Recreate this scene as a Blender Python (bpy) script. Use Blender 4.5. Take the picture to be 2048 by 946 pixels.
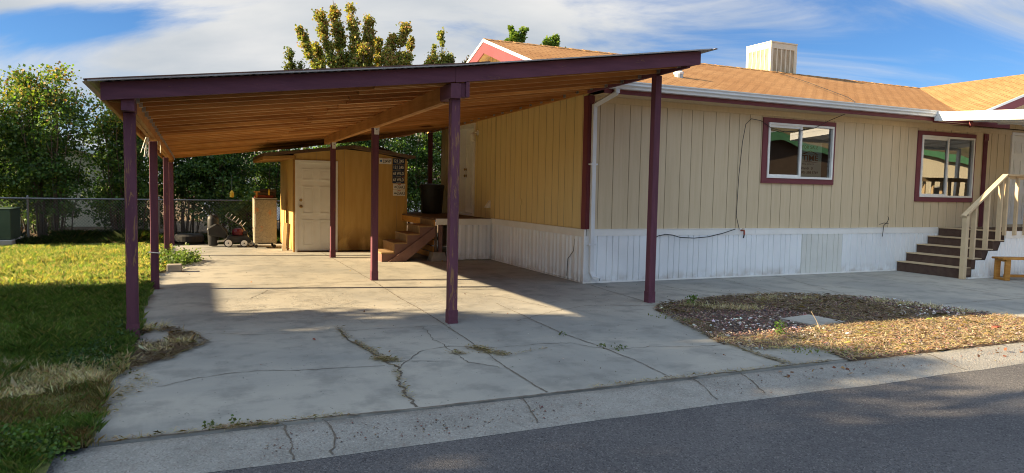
import bpy, math, random
import numpy as np
from mathutils import Vector, Matrix
R = math.radians
random.seed(7); rng = np.random.default_rng(11)
for o in list(bpy.data.objects): bpy.data.objects.remove(o)
scene = bpy.context.scene
col = scene.collection

# ------------------------------------------------------------------ camera
cam_d = bpy.data.cameras.new('camera'); cam = bpy.data.objects.new('camera', cam_d); col.objects.link(cam)
r_ = Vector((0.91336118, -0.40665831, 0.02000924)); u_ = Vector((0.00906487, 0.06944309, 0.99754473)); f_ = Vector((0.40704936, 0.91093725, -0.06711293))
m = Matrix(((r_.x, u_.x, -f_.x, 0), (r_.y, u_.y, -f_.y, 0), (r_.z, u_.z, -f_.z, 1.494), (0, 0, 0, 1)))
cam.matrix_world = m
cam_d.sensor_width = 36; cam_d.lens = 24.82; cam_d.clip_start = 0.05; cam_d.clip_end = 3000
scene.camera = cam
scene.cycles.filter_width = 1.05

# ------------------------------------------------------------------ sky, sun, exposure
SUN_EL, SUN_AZ = R(23.3), math.atan2(-0.972, 0.228)      # azimuth from +Y towards +X
sun_dir = Vector((math.sin(SUN_AZ)*math.cos(SUN_EL), math.cos(SUN_AZ)*math.cos(SUN_EL), math.sin(SUN_EL)))
world = bpy.data.worlds.new('World'); scene.world = world; world.use_nodes = True
def build_world():
    nt = world.node_tree; N = nt.nodes; L = nt.links; N.clear()
    out = N.new('ShaderNodeOutputWorld'); bg = N.new('ShaderNodeBackground'); bg.inputs['Strength'].default_value = 0.115
    sky = N.new('ShaderNodeTexSky'); sky.sky_type = 'NISHITA'; sky.sun_disc = False
    sky.sun_elevation = SUN_EL; sky.sun_rotation = SUN_AZ; sky.altitude = 1300; sky.air_density = 1.0; sky.dust_density = 0.6; sky.ozone_density = 1.6
    tc = N.new('ShaderNodeTexCoord'); sep = N.new('ShaderNodeSeparateXYZ'); L.new(tc.outputs['Generated'], sep.inputs[0])
    def math_(op, a, b=None, clamp=False):
        n = N.new('ShaderNodeMath'); n.operation = op; n.use_clamp = clamp
        for i, v in enumerate((a, b)):
            if v is None: continue
            if isinstance(v, (int, float)): n.inputs[i].default_value = v
            else: L.new(v, n.inputs[i])
        return n.outputs[0]
    def dot(vx, vy, vz):
        n = N.new('ShaderNodeVectorMath'); n.operation = 'DOT_PRODUCT'; L.new(tc.outputs['Generated'], n.inputs[0]); n.inputs[1].default_value = (vx, vy, vz); return n.outputs['Value']
    h = math_('ADD', math_('MAXIMUM', sep.outputs[2], 0.0), 0.42)
    cx = math_('DIVIDE', dot(0.913, -0.407, 0), h); cy = math_('DIVIDE', dot(0.407, 0.913, 0), h)
    comb = N.new('ShaderNodeCombineXYZ'); L.new(cx, comb.inputs[0]); L.new(cy, comb.inputs[1])
    mp = N.new('ShaderNodeMapping'); mp.inputs['Scale'].default_value = (1.25, 2.6, 1); mp.inputs['Rotation'].default_value = (0, 0, R(-24)); mp.inputs['Location'].default_value = (1.3, 4.1, 0)
    L.new(comb.outputs[0], mp.inputs[0])
    n1 = N.new('ShaderNodeTexNoise'); n1.inputs['Scale'].default_value = 0.9; n1.inputs['Detail'].default_value = 10; n1.inputs['Roughness'].default_value = 0.6; n1.inputs['Distortion'].default_value = 0.9
    L.new(mp.outputs[0], n1.inputs['Vector'])
    # wide-scale cover: thick veil to the left of the house, open blue sky to the right
    az = math_('DIVIDE', dot(0.913, -0.407, 0), math_('MAXIMUM', dot(0.407, 0.913, 0), 0.25))
    bias = math_('ADD', math_('MULTIPLY', math_('TANH', math_('MULTIPLY', math_('SUBTRACT', az, 0.16), 3.0)), -0.27), 0.06)
    # an open blue gap low on the left
    vv = math_('DIVIDE', sep.outputs[2], math_('MAXIMUM', dot(0.407, 0.913, 0), 0.25))
    ga = math_('MULTIPLY', math_('ADD', az, 0.68), 4.2); gv = math_('MULTIPLY', math_('ADD', vv, -0.218), 34.0)
    gap = math_('MULTIPLY', math_('EXPONENT', math_('MULTIPLY', math_('ADD', math_('MULTIPLY', ga, ga), math_('MULTIPLY', gv, gv)), -1.0)), -0.52)
    cov = math_('ADD', math_('ADD', math_('ADD', math_('MULTIPLY', n1.outputs['Fac'], 2.0), -0.50), bias), gap)
    ramp = N.new('ShaderNodeMapRange'); ramp.interpolation_type = 'SMOOTHSTEP'; ramp.inputs[1].default_value = 0.20; ramp.inputs[2].default_value = 0.72
    L.new(cov, ramp.inputs[0])
    n2 = N.new('ShaderNodeTexNoise'); n2.inputs['Scale'].default_value = 1.7; n2.inputs['Detail'].default_value = 6; L.new(mp.outputs[0], n2.inputs['Vector'])
    cr = N.new('ShaderNodeValToRGB'); cr.color_ramp.elements[0].position = 0.33; cr.color_ramp.elements[0].color = (1.30, 1.42, 1.55, 1); cr.color_ramp.elements[1].position = 0.65; cr.color_ramp.elements[1].color = (1.95, 1.95, 1.93, 1)
    L.new(n2.outputs['Fac'], cr.inputs[0])
    blue = N.new('ShaderNodeMix'); blue.data_type = 'RGBA'; blue.blend_type = 'MULTIPLY'; blue.inputs['Factor'].default_value = 1.0
    L.new(sky.outputs[0], blue.inputs['A']); blue.inputs['B'].default_value = (0.150, 0.240, 0.345, 1)
    # cloud overhead and to the south brightened as added fill for shaded walls
    south = math_('ADD', 1.0, math_('MULTIPLY', math_('MAXIMUM', math_('ADD', math_('MULTIPLY', sep.outputs[1], -0.75), math_('MULTIPLY', sep.outputs[2], 0.40)), 0.0), 2.7))
    sc = N.new('ShaderNodeCombineXYZ')
    for i, k in enumerate((0.72, 0.96, 1.22)): L.new(math_('ADD', 1.0, math_('MULTIPLY', math_('SUBTRACT', south, 1.0), k)), sc.inputs[i])
    cl = N.new('ShaderNodeVectorMath'); cl.operation = 'MULTIPLY'; L.new(cr.outputs[0], cl.inputs[0]); L.new(sc.outputs[0], cl.inputs[1])
    mix = N.new('ShaderNodeMix'); mix.data_type = 'RGBA'; L.new(ramp.outputs[0], mix.inputs['Factor']); L.new(blue.outputs['Result'], mix.inputs['A']); L.new(cl.outputs[0], mix.inputs['B'])
    L.new(mix.outputs['Result'], bg.inputs['Color']); L.new(bg.outputs[0], out.inputs[0])
build_world()
sd = bpy.data.lights.new('sun', 'SUN'); sd.energy = 5.0; sd.angle = R(0.53); sd.color = (1.0, 0.78, 0.48)
sun = bpy.data.objects.new('sun', sd); col.objects.link(sun); sun.rotation_euler = (-sun_dir).to_track_quat('-Z', 'Y').to_euler()
vs = scene.view_settings; scene.display_settings.display_device = 'sRGB'; vs.view_transform = 'Standard'; vs.look = 'None'; vs.exposure = 1.9; vs.gamma = 1.0; vs.use_curve_mapping = False
cy_ = scene.cycles; cy_.max_bounces = 10; cy_.diffuse_bounces = 8; cy_.glossy_bounces = 3; cy_.transmission_bounces = 4; cy_.use_denoising = True; cy_.sample_clamp_indirect = 6; cy_.caustics_reflective = False; cy_.caustics_refractive = False

# ------------------------------------------------------------------ materials
class NT:
    def __init__(s, name):
        s.m = bpy.data.materials.new(name); s.m.use_nodes = True; s.t = s.m.node_tree; s.N = s.t.nodes; s.L = s.t.links
        s.b = s.N['Principled BSDF']; s.out = s.N['Material Output']; g = s.N.new('ShaderNodeNewGeometry'); s.pos = g.outputs['Position']; s.nrm = g.outputs['Normal']
    def set(s, k, v):
        if k in s.b.inputs:
            if hasattr(v, 'links') or isinstance(v, bpy.types.NodeSocket): s.L.new(v, s.b.inputs[k])
            else: s.b.inputs[k].default_value = v
    def map(s, sc=(1, 1, 1), rot=(0, 0, 0), loc=(0, 0, 0), src=None):
        n = s.N.new('ShaderNodeMapping'); n.inputs['Scale'].default_value = sc; n.inputs['Rotation'].default_value = rot; n.inputs['Location'].default_value = loc; s.L.new(src or s.pos, n.inputs[0]); return n.outputs[0]
    def noise(s, sc, det=4, rough=.55, dist=0, vec=None):
        n = s.N.new('ShaderNodeTexNoise'); n.inputs['Scale'].default_value = sc; n.inputs['Detail'].default_value = det; n.inputs['Roughness'].default_value = rough; n.inputs['Distortion'].default_value = dist; s.L.new(vec or s.pos, n.inputs['Vector']); return n.outputs['Fac']
    def vor(s, sc, vec=None, feat='F1', out='Distance', rand=1):
        n = s.N.new('ShaderNodeTexVoronoi'); n.feature = feat; n.inputs['Scale'].default_value = sc; n.inputs['Randomness'].default_value = rand; s.L.new(vec or s.pos, n.inputs['Vector']); return n.outputs[out]
    def ramp(s, f, a, b):
        n = s.N.new('ShaderNodeMapRange'); n.interpolation_type = 'SMOOTHSTEP'; n.inputs[1].default_value = a; n.inputs[2].default_value = b; s.L.new(f, n.inputs[0]); return n.outputs[0]
    def mix(s, f, a, b, mode='MIX'):
        n = s.N.new('ShaderNodeMix'); n.data_type = 'RGBA'; n.blend_type = mode
        for k, v in (('Factor', f), ('A', a), ('B', b)):
            if isinstance(v, bpy.types.NodeSocket): s.L.new(v, n.inputs[k])
            elif isinstance(v, (int, float)): n.inputs[k].default_value = v
            else: n.inputs[k].default_value = (*v, 1)
        return n.outputs['Result']
    def math(s, op, a, b=0):
        n = s.N.new('ShaderNodeMath'); n.operation = op
        for i, v in enumerate((a, b)):
            if isinstance(v, bpy.types.NodeSocket): s.L.new(v, n.inputs[i])
            else: n.inputs[i].default_value = v
        return n.outputs[0]
    def bump(s, h, st=.3, dist=.01):
        n = s.N.new('ShaderNodeBump'); n.inputs['Strength'].default_value = st; n.inputs['Distance'].default_value = dist; s.L.new(h, n.inputs['Height']); s.L.new(n.outputs[0], s.b.inputs['Normal']); return n
    def white(s, vec=None):
        n = s.N.new('ShaderNodeTexWhiteNoise'); s.L.new(vec or s.pos, n.inputs['Vector']); return n.outputs['Value']

def pm(name, c1, c2=None, sc=4, rough=.7, bsc=60, bst=.15, bd=.004, stretch=(1, 1, 1), metal=0, spec=.3, lo=.3, hi=.7):
    t = NT(name); v = t.map(stretch)
    c2 = c2 or tuple(x*.8 for x in c1)
    t.set('Base Color', t.mix(t.ramp(t.noise(sc, 6, vec=v), lo, hi), c1, c2)); t.set('Roughness', rough); t.set('Metallic', metal); t.set('Specular IOR Level', spec)
    if bst: t.bump(t.noise(bsc, 4, vec=v), bst, bd)
    return t.m
M = {}
M['maroon'] = pm('maroon_trim_paint', (.178, .045, .054), (.15, .038, .047), 3, .6, 90, .12)
def peel(name, amt, axis, paint=(.145, .052, .074), paint2=(.105, .038, .056)):
    t = NT(name); st = {'z': (14, 14, 1.6), 'x': (1.4, 14, 12), 'y': (14, 1.4, 12)}[axis]
    v = t.map(st); base = t.mix(t.ramp(t.noise(1.2, 5, vec=v), .3, .7), paint, paint2)
    big = t.noise(1.1, 3); f = t.math('ADD', t.noise(2.2, 8, .7, 1.2, v), t.math('MULTIPLY', t.math('SUBTRACT', big, .5), .5))
    k = t.ramp(f, amt, amt+.05)
    wood = t.mix(t.noise(3, 5, vec=v), (.34, .17, .075), (.2, .11, .06))
    t.set('Base Color', t.mix(k, base, wood)); t.set('Roughness', .7); t.set('Specular IOR Level', .25)
    t.bump(t.math('SUBTRACT', t.noise(5, 6, vec=v), k), .35, .004); return t.m
M['post'] = peel('post_paint', .66, 'z'); M['post_worn'] = peel('worn_post_paint', .555, 'z'); M['fascia_paint'] = peel('fascia_paint', .70, 'x'); M['fascia_worn'] = peel('worn_fascia_paint', .61, 'x'); M['beam_paint'] = peel('beam_end_paint', .8, 'y')
def wood(name, c1, c2, c3, st, rough=.65):
    t = NT(name); v = t.map(st); w = t.noise(1.0, 6, .6, 1.5, v)
    base = t.mix(t.ramp(w, .3, .7), c1, c2)
    kn = t.vor(1.0, t.map(tuple(x*.33 for x in st))); base = t.mix(t.ramp(kn, .10, .05), base, c3)
    big = t.noise(.8, 3, vec=t.map((1, 2.3, 1))); base = t.mix(t.ramp(big, .35, .75), base, t.mix(1.0, base, (.72, .66, .6), 'MULTIPLY'))
    oi = t.N.new('ShaderNodeObjectInfo'); t.set('Base Color', t.mix(t.math('MULTIPLY', oi.outputs['Random'], .9), base, t.mix(1.0, base, (.55, .45, .38), 'MULTIPLY'))); t.set('Roughness', rough); t.set('Specular IOR Level', .25); t.bump(w, .25, .003); return t.m
M['rafter_lit_edge'] = wood('bounce_lit_wood', (.88, .60, .30), (.78, .48, .2), (.4, .2, .08), (1.1, 6, 6)); M['rafter'] = wood('rafter_wood', (.84, .46, .16), (.68, .33, .10), (.18, .07, .02), (1.1, 6, 6))  # rafter undersides: bounce light off the slab put into a paler colour
M['beam'] = wood('beam_wood', (.62, .33, .12), (.5, .24, .08), (.22, .1, .03), (26, 1.6, 26))
M['deckwood'] = wood('roof_sheathing', (.78, .45, .16), (.62, .32, .1), (.2, .08, .03), (1.5, 9, 9))
M['pine'] = wood('pine_wood', (.62, .33, .08), (.5, .24, .05), (.25, .1, .02), (4, 4, 20))
M['oldwood'] = wood('weathered_wood', (.24, .18, .13), (.15, .11, .08), (.06, .04, .03), (3, 20, 20))
M['ply'] = wood('painted_plywood', (.60, .38, .13), (.52, .31, .1), (.3, .15, .04), (5, 5, .8))
# lap the lower plywood with water stains
def shed_mat():
    t = NT('shed_plywood'); v = t.map((7, 7, .7)); base = t.mix(t.ramp(t.noise(1.5, 6, vec=v), .3, .75), (.62, .40, .14), (.54, .33, .105))
    s = t.N.new('ShaderNodeSeparateXYZ'); t.L.new(t.pos, s.inputs[0])
    low = t.ramp(s.outputs[2], .75, .0); st = t.math('MULTIPLY', low, t.ramp(t.noise(2.2, 5, .6, .5, t.map((1, 1, .6))), .42, .62))
    t.set('Base Color', t.mix(t.math('MULTIPLY', st, .8), base, (.16, .07, .02))); t.set('Roughness', .75); t.set('Specular IOR Level', .2); t.bump(t.noise(8, 6, vec=v), .3, .004); return t.m
M['shed'] = shed_mat()
def siding(name, c1, c2):
    t = NT(name); v = t.map((14, 14, 1.0)); base = t.mix(t.ramp(t.noise(1.3, 5, vec=v), .3, .75), c1, c2)
    dirt = t.ramp(t.noise(.9, 5, vec=t.map((1, 1, .35))), .5, .8); base = t.mix(t.math('MULTIPLY', dirt, .35), base, tuple(x*.75 for x in c1))
    t.set('Base Color', base); t.set('Roughness', .72); t.set('Specular IOR Level', .25); t.bump(t.noise(5, 8, .65, 1.0, v), .35, .004); return t.m
M['siding'] = siding('tan_siding', (.62, .50, .33), (.57, .455, .29)); M['siding_bounce'] = siding('bounce_tinted_siding', (.72, .57, .27), (.67, .52, .24))  # end wall copy of the siding, warm bounce light put into its colour
M['cream'] = siding('cream_siding', (.72, .68, .55), (.66, .62, .5))
M['umber'] = pm('umber_siding', (.12, .09, .07), (.1, .075, .06)); M['groove'] = pm('groove_shadow_paint', (.42, .33, .215), (.38, .30, .19))
M['white'] = pm('white_paint', (.82, .81, .77), (.75, .74, .70), 3, .55, 40, .06)
def skirt_mat():
    t = NT('white_skirting_metal'); base = t.mix(t.ramp(t.noise(1.2, 4), .35, .7), (.82, .84, .85), (.74, .76, .77))
    w = t.white(t.N.new('ShaderNodeVectorMath').outputs[0]) if False else None
    pass
    s = t.N.new('ShaderNodeSeparateXYZ'); t.L.new(t.pos, s.inputs[0]); dirt = t.math('MULTIPLY', t.ramp(s.outputs[2], .22, .0), t.ramp(t.noise(5, 6), .35, .65))
    t.set('Base Color', t.mix(t.math('MULTIPLY', dirt, .6), base, (.40, .34, .27))); t.set('Roughness', .5); t.set('Specular IOR Level', .4); t.bump(t.noise(3, 3), .15, .01); return t.m
M['skirt'] = skirt_mat()
M['skirt_beige'] = pm('beige_skirting_metal', (.70, .70, .65), (.64, .64, .59), 3, .5, 5, .1)
M['gutter'] = pm('white_aluminium', (.74, .76, .77), (.66, .68, .69), 2, .35, 10, .03, spec=.5)
M['galv'] = pm('galvanised_steel', (.52, .51, .47), (.40, .39, .35), 14, .42, 30, .05, metal=.7)
M['roofmetal'] = pm('roof_sheet_metal', (.42, .40, .38), (.34, .3, .28), 3, .5, 20, .06, metal=.2)
M['roofred'] = pm('brown_roof_coating', (.20, .10, .075), (.15, .08, .06), 3, .8)
def shingle(name, u, sc, c1, c2, c3):
    t = NT(name); s = t.N.new('ShaderNodeSeparateXYZ'); t.L.new(t.pos, s.inputs[0]); c = t.N.new('ShaderNodeCombineXYZ')
    a, b = (0, 1) if u == 'x' else (1, 0); t.L.new(s.outputs[a], c.inputs[0]); t.L.new(t.math('MULTIPLY', s.outputs[b], 1.055), c.inputs[1])
    br = t.N.new('ShaderNodeTexBrick'); t.L.new(c.outputs[0], br.inputs['Vector']); br.inputs['Scale'].default_value = 1; br.inputs['Brick Width'].default_value = sc; br.inputs['Row Height'].default_value = .142; br.inputs['Mortar Size'].default_value = .011; br.offset = .5
    br.inputs['Color1'].default_value = (*c1, 1); br.inputs['Color2'].default_value = (*c2, 1); br.inputs['Mortar'].default_value = (*c3, 1)
    nz = t.noise(70, 3); nb = t.noise(.7, 4); base = t.mix(t.ramp(nb, .3, .75), br.outputs['Color'], t.mix(1.0, br.outputs['Color'], (.86, .8, .74), 'MULTIPLY'))
    sp = t.mix(t.ramp(nz, .45, .62), base, t.mix(1.0, base, (.75, .7, .66), 'MULTIPLY'))
    t.set('Base Color', sp); t.set('Roughness', .9); t.set('Specular IOR Level', .15)
    row = t.math('FRACT', t.math('DIVIDE', t.math('MULTIPLY', s.outputs[b], 1.055), .142))
    t.bump(t.math('ADD', t.math('MULTIPLY', row, -1.0), t.math('ADD', t.math('MULTIPLY', br.outputs['Fac'], -.6), t.math('MULTIPLY', nz, .4))), .6, .008); return t.m
M['shingle'] = shingle('brown_shingles', 'x', .30, (.385, .22, .098), (.335, .185, .08), (.14, .065, .025))
M['shingle_cross'] = shingle('tan_shingles', 'y', .30, (.425, .255, .115), (.375, .22, .095), (.13, .06, .025))
def concrete(name, c1, c2, pit=True):
    t = NT(name)
    big = t.noise(.45, 5, .6, .4); mid = t.noise(2.6, 6, .65); fine = t.noise(55, 4, .7)
    base = t.mix(t.ramp(big, .35, .68), c1, c2)
    base = t.mix(t.math('MULTIPLY', t.ramp(mid, .46, .68), .55), base, tuple(x*.62 for x in c2))
    base = t.mix(t.math('MULTIPLY', t.ramp(t.noise(1.1, 8, .7, 1.0, t.map((1, 3, 1), loc=(3, 1, 0))), .55, .8), .35), base, tuple(min(1, x*1.35) for x in c1))
    base = t.mix(t.math('MULTIPLY', t.ramp(fine, .55, .75), .25), base, tuple(x*.6 for x in c2))
    sp = t.vor(24); spk = t.math('MULTIPLY', t.ramp(sp, .16, .08), t.ramp(t.noise(3.2, 3), .5, .62)); base = t.mix(spk, base, tuple(x*.45 for x in c2))
    # old tyre polish running along the drive, and oil drips where cars stand
    s = t.N.new('ShaderNodeSeparateXYZ'); t.L.new(t.pos, s.inputs[0]); x = t.math('ADD', s.outputs[0], t.math('MULTIPLY', t.noise(.5, 2), .5))
    tr = t.math('MULTIPLY', t.ramp(t.math('ABSOLUTE', t.math('SUBTRACT', t.math('PINGPONG', t.math('ADD', x, .2), .85), .15)), .30, .02), t.ramp(t.noise(1.6, 6, .7, vec=t.map((2.5, .5, 1))), .42, .7))
    base = t.mix(t.math('MULTIPLY', tr, .30), base, tuple(x_*.6 for x_ in c2))
    oil = t.math('MULTIPLY', t.ramp(t.vor(.55, t.map((1, 1, 0), loc=(.3, .4, 0))), .24, .05), t.ramp(t.noise(5, 6, .7), .35, .6)); base = t.mix(t.math('MULTIPLY', oil, .5), base, (.12, .11, .10))
    t.set('Base Color', base); t.set('Roughness', .85); t.set('Specular IOR Level', .3)
    h = t.math('ADD', t.math('MULTIPLY', fine, .35), t.math('ADD', mid, t.math('MULTIPLY', spk, -1.5)))
    if pit:
        # spalled surface in the middle of the slab
        d = t.N.new('ShaderNodeVectorMath'); d.operation = 'DISTANCE'; t.L.new(t.map((.55, 1, 0)), d.inputs[0]); d.inputs[1].default_value = (.85, 8.8, 0)
        reg = t.math('MULTIPLY', t.ramp(d.outputs['Value'], 1.5, .5), t.ramp(t.noise(1.6, 4), .40, .55)); pn = t.noise(17, 3, .5, 1.5, t.map((.7, 1, 1))); pt = t.math('MULTIPLY', reg, t.ramp(pn, .54, .60))
        h = t.math('ADD', h, t.math('MULTIPLY', pt, -4.0)); nb = t.b.inputs['Base Color'].links[0].from_socket
        t.set('Base Color', t.mix(t.math('MULTIPLY', pt, .35), nb, (.2, .17, .13)))
    t.bump(h, .5, .006); return t.m
M['concrete'] = concrete('driveway_concrete', (.36, .34, .295), (.25, .248, .23)); M['concrete_plain'] = concrete('old_concrete', (.40, .38, .33), (.32, .30, .27), False)
def kerb_mat():
    t = NT('exposed_aggregate_concrete'); a = t.vor(105, out='Color'); g = t.N.new('ShaderNodeRGBToBW'); t.L.new(a, g.inputs[0])
    base = t.mix(t.ramp(t.noise(2.5, 6, .65), .35, .7), (.27, .26, .235), (.19, .183, .165)); base = t.mix(t.math('MULTIPLY', t.ramp(g.outputs[0], .6, .95), .35), base, (.44, .42, .38)); base = t.mix(t.math('MULTIPLY', t.ramp(g.outputs[0], .32, .1), .65), base, (.15, .12, .11))
    base = t.mix(t.math('MULTIPLY', t.ramp(t.noise(9, 5), .55, .7), .4), base, (.22, .19, .165))
    t.set('Base Color', base); t.set('Roughness', .9); t.bump(t.math('ADD', t.vor(60), t.noise(20, 5)), .6, .010); return t.m
M['kerb'] = kerb_mat()
def asphalt():
    t = NT('asphalt'); a = t.vor(110, out='Color'); g = t.N.new('ShaderNodeRGBToBW'); t.L.new(a, g.inputs[0])
    base = t.mix(t.ramp(t.noise(.7, 6, .65, .5), .3, .72), (.115, .110, .112), (.080, .077, .082)); base = t.mix(t.math('MULTIPLY', t.ramp(g.outputs[0], .62, .95), .6), base, (.22, .215, .21)); base = t.mix(t.math('MULTIPLY', t.ramp(g.outputs[0], .35, .1), .7), base, (.025, .025, .027))
    w = t.vor(16, out='Distance'); base = t.mix(t.math('MULTIPLY', t.ramp(w, .07, .03), t.ramp(t.noise(3), .5, .6)), base, (.42, .40, .37))
    t.set('Base Color', base); t.set('Roughness', .88); t.set('Specular IOR Level', .35); t.bump(t.math('ADD', t.vor(110), t.noise(60, 3)), .8, .008); return t.m
M['asphalt'] = asphalt()
M['crack'] = pm('crack_dirt', (.09, .075, .06), (.15, .125, .10), 25, .95); M['joint'] = pm('joint_dirt', (.12, .10, .08), (.2, .17, .14), 15, .95)
def soil(name, c1, c2, c3, sc=6):
    t = NT(name); base = t.mix(t.ramp(t.noise(sc, 8, .7), .35, .65), c1, c2); base = t.mix(t.ramp(t.noise(sc*7, 5, .7), .5, .7), base, c3)
    t.set('Base Color', base); t.set('Roughness', .95); t.set('Specular IOR Level', .1); t.bump(t.noise(sc*6, 6, .7), .8, .02); return t.m
M['soil'] = soil('bare_soil', (.14, .10, .065), (.09, .065, .045), (.2, .15, .1)); M['lawnbase'] = soil('lawn_thatch', (.09, .12, .03), (.13, .12, .05), (.07, .10, .03), 3)
M['mulch'] = soil('gravel_bed_soil', (.15, .105, .08), (.085, .06, .05), (.28, .22, .17), 8)
M['hill'] = soil('scrub_hillside', (.20, .16, .10), (.12, .11, .06), (.06, .07, .03), .06)
def attr_mat(name, transl=.0, rough=.7):
    t = NT(name); a = t.N.new('ShaderNodeAttribute'); a.attribute_name = 'tint'; c = a.outputs['Color']
    t.set('Base Color', c); t.set('Roughness', rough); t.set('Specular IOR Level', .25)
    if transl:
        tr = t.N.new('ShaderNodeBsdfTranslucent'); t.L.new(t.mix(1.0, c, (1.25, 1.35, .6), 'MULTIPLY'), tr.inputs['Color']); mx = t.N.new('ShaderNodeMixShader'); mx.inputs[0].default_value = transl
        t.L.new(t.b.outputs[0], mx.inputs[1]); t.L.new(tr.outputs[0], mx.inputs[2]); t.L.new(mx.outputs[0], t.out.inputs[0])
    return t.m
M['leaf'] = attr_mat('leaf', .42, .5); M['blade'] = attr_mat('grass_blade', .35, .65); M['pebble'] = attr_mat('pebble', 0, .8)
M['bark'] = pm('bark', (.13, .095, .065), (.08, .06, .045), 6, .9, 30, .6, .02, (3, 3, .5))
def glass_mat():
    t = NT('window_glass'); t.N.remove(t.b)
    gl = t.N.new('ShaderNodeBsdfGlossy'); gl.inputs['Roughness'].default_value = .0; gl.inputs['Color'].default_value = (.95, .95, .95, 1)
    tr = t.N.new('ShaderNodeBsdfTransparent'); tr.inputs['Color'].default_value = (.86, .88, .86, 1); mx = t.N.new('ShaderNodeMixShader'); f = t.N.new('ShaderNodeFresnel'); f.inputs['IOR'].default_value = 1.9
    b = t.N.new('ShaderNodeBump'); b.inputs['Strength'].default_value = .12; b.inputs['Distance'].default_value = .02; nn = t.N.new('ShaderNodeTexNoise'); nn.inputs['Scale'].default_value = 1.6; nn.inputs['Detail'].default_value = 0; t.L.new(t.pos, nn.inputs['Vector']); t.L.new(nn.outputs['Fac'], b.inputs['Height']); t.L.new(b.outputs[0], gl.inputs['Normal'])
    ad = t.math('ADD', f.outputs[0], .10); t.L.new(ad, mx.inputs[0]); t.L.new(tr.outputs[0], mx.inputs[1]); t.L.new(gl.outputs[0], mx.inputs[2]); t.L.new(mx.outputs[0], t.out.inputs[0]); return t.m
M['glass'] = glass_mat()
M['screen'] = pm('insect_screen', (.03, .03, .032), (.04, .04, .04), 5, .6)
M['dark'] = pm('dark_interior', (.05, .045, .04), (.03, .03, .03)); M['black'] = pm('black_plastic', (.018, .018, .02), (.03, .03, .03), 5, .5, 20, .05); M['rubber'] = pm('rubber', (.02, .02, .02), (.035, .033, .03), 10, .8)
M['red'] = pm('red_engine_plastic', (.14, .014, .02), (.11, .012, .018), 5, .4, 0, 0); M['greenbox'] = pm('utility_green_paint', (.045, .075, .05), (.035, .06, .04), 3, .55, 30, .05)
M['brown_carpet'] = pm('brown_tread_carpet', (.095, .060, .045), (.075, .045, .035), 12, .95, 200, .5, .004); M['brown_paint'] = pm('brown_stair_paint', (.22, .12, .095), (.17, .09, .075), 5, .65, 60, .1)
M['tread_carpet'] = pm('stair_carpet', (.33, .21, .10), (.25, .16, .08), 9, .95, 220, .5, .004); M['mat_carpet'] = pm('porch_carpet', (.17, .105, .06), (.13, .08, .05), 6, .95, 150, .4, .004)
M['tan_paint'] = pm('tan_railing_paint', (.58, .45, .28), (.50, .38, .24), 5, .6, 60, .1); M['brass'] = pm('aged_brass', (.45, .3, .12), (.3, .2, .1), 20, .35, 0, 0, metal=.9); M['steel'] = pm('steel_wire', (.22, .22, .215), (.17, .17, .17), 20, .4, 0, 0, metal=.6)
M['blue_plate'] = pm('blue_plate_enamel', (.03, .055, .12), (.025, .045, .10), 9, .4, 0, 0); M['white_plate'] = pm('white_plate_enamel', (.85, .84, .80), (.78, .77, .72), 9, .4, 0, 0); M['ink'] = pm('dark_ink', (.02, .025, .04), (.02, .02, .03), 5, .5, 0, 0); M['cream_ink'] = pm('cream_embossing', (.85, .83, .74), (.80, .77, .68), 5, .5, 0, 0); M['red_ink'] = pm('red_ink', (.6, .08, .04), (.5, .07, .03), 5, .5, 0, 0); M['blue_ink'] = pm('blue_emblem', (.05, .18, .5), (.04, .14, .4), 5, .5, 0, 0); M['brown_ink'] = pm('bronze_ink', (.36, .15, .05), (.28, .11, .04), 5, .5, 0, 0)
M['sign'] = pm('pale_sign_board', (.62, .74, .66), (.55, .68, .6), 3, .5, 0, 0); M['yellow'] = pm('yellow_plastic', (.75, .5, .05), (.6, .4, .04)); M['cooler'] = pm('cream_painted_steel', (.62, .57, .44), (.56, .52, .40), 4, .45, 30, .04); M['pad'] = pm('cooler_pad', (.36, .28, .15), (.26, .2, .11), 30, .95, 80, .6)
M['block'] = pm('cast_concrete', (.34, .30, .25), (.26, .23, .19), 8, .9, 50, .5, .006); M['greentrim'] = pm('green_trim_paint', (.10, .28, .16), (.08, .23, .13)); M['rust_pipe'] = pm('red_pipe_paint', (.35, .08, .05), (.25, .06, .04), 15, .6)
def cab():
    t = NT('weathered_cabinet_steel'); base = t.mix(t.ramp(t.noise(28, 4, .7, 1.5), .4, .62), (.32, .29, .22), (.19, .17, .13)); base = t.mix(t.math('MULTIPLY', t.ramp(t.noise(4, 5), .60, .7), .8), base, (.42, .17, .06))
    t.set('Base Color', base); t.set('Roughness', .6); t.set('Metallic', .25); return t.m
M['cabinet'] = cab()

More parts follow.
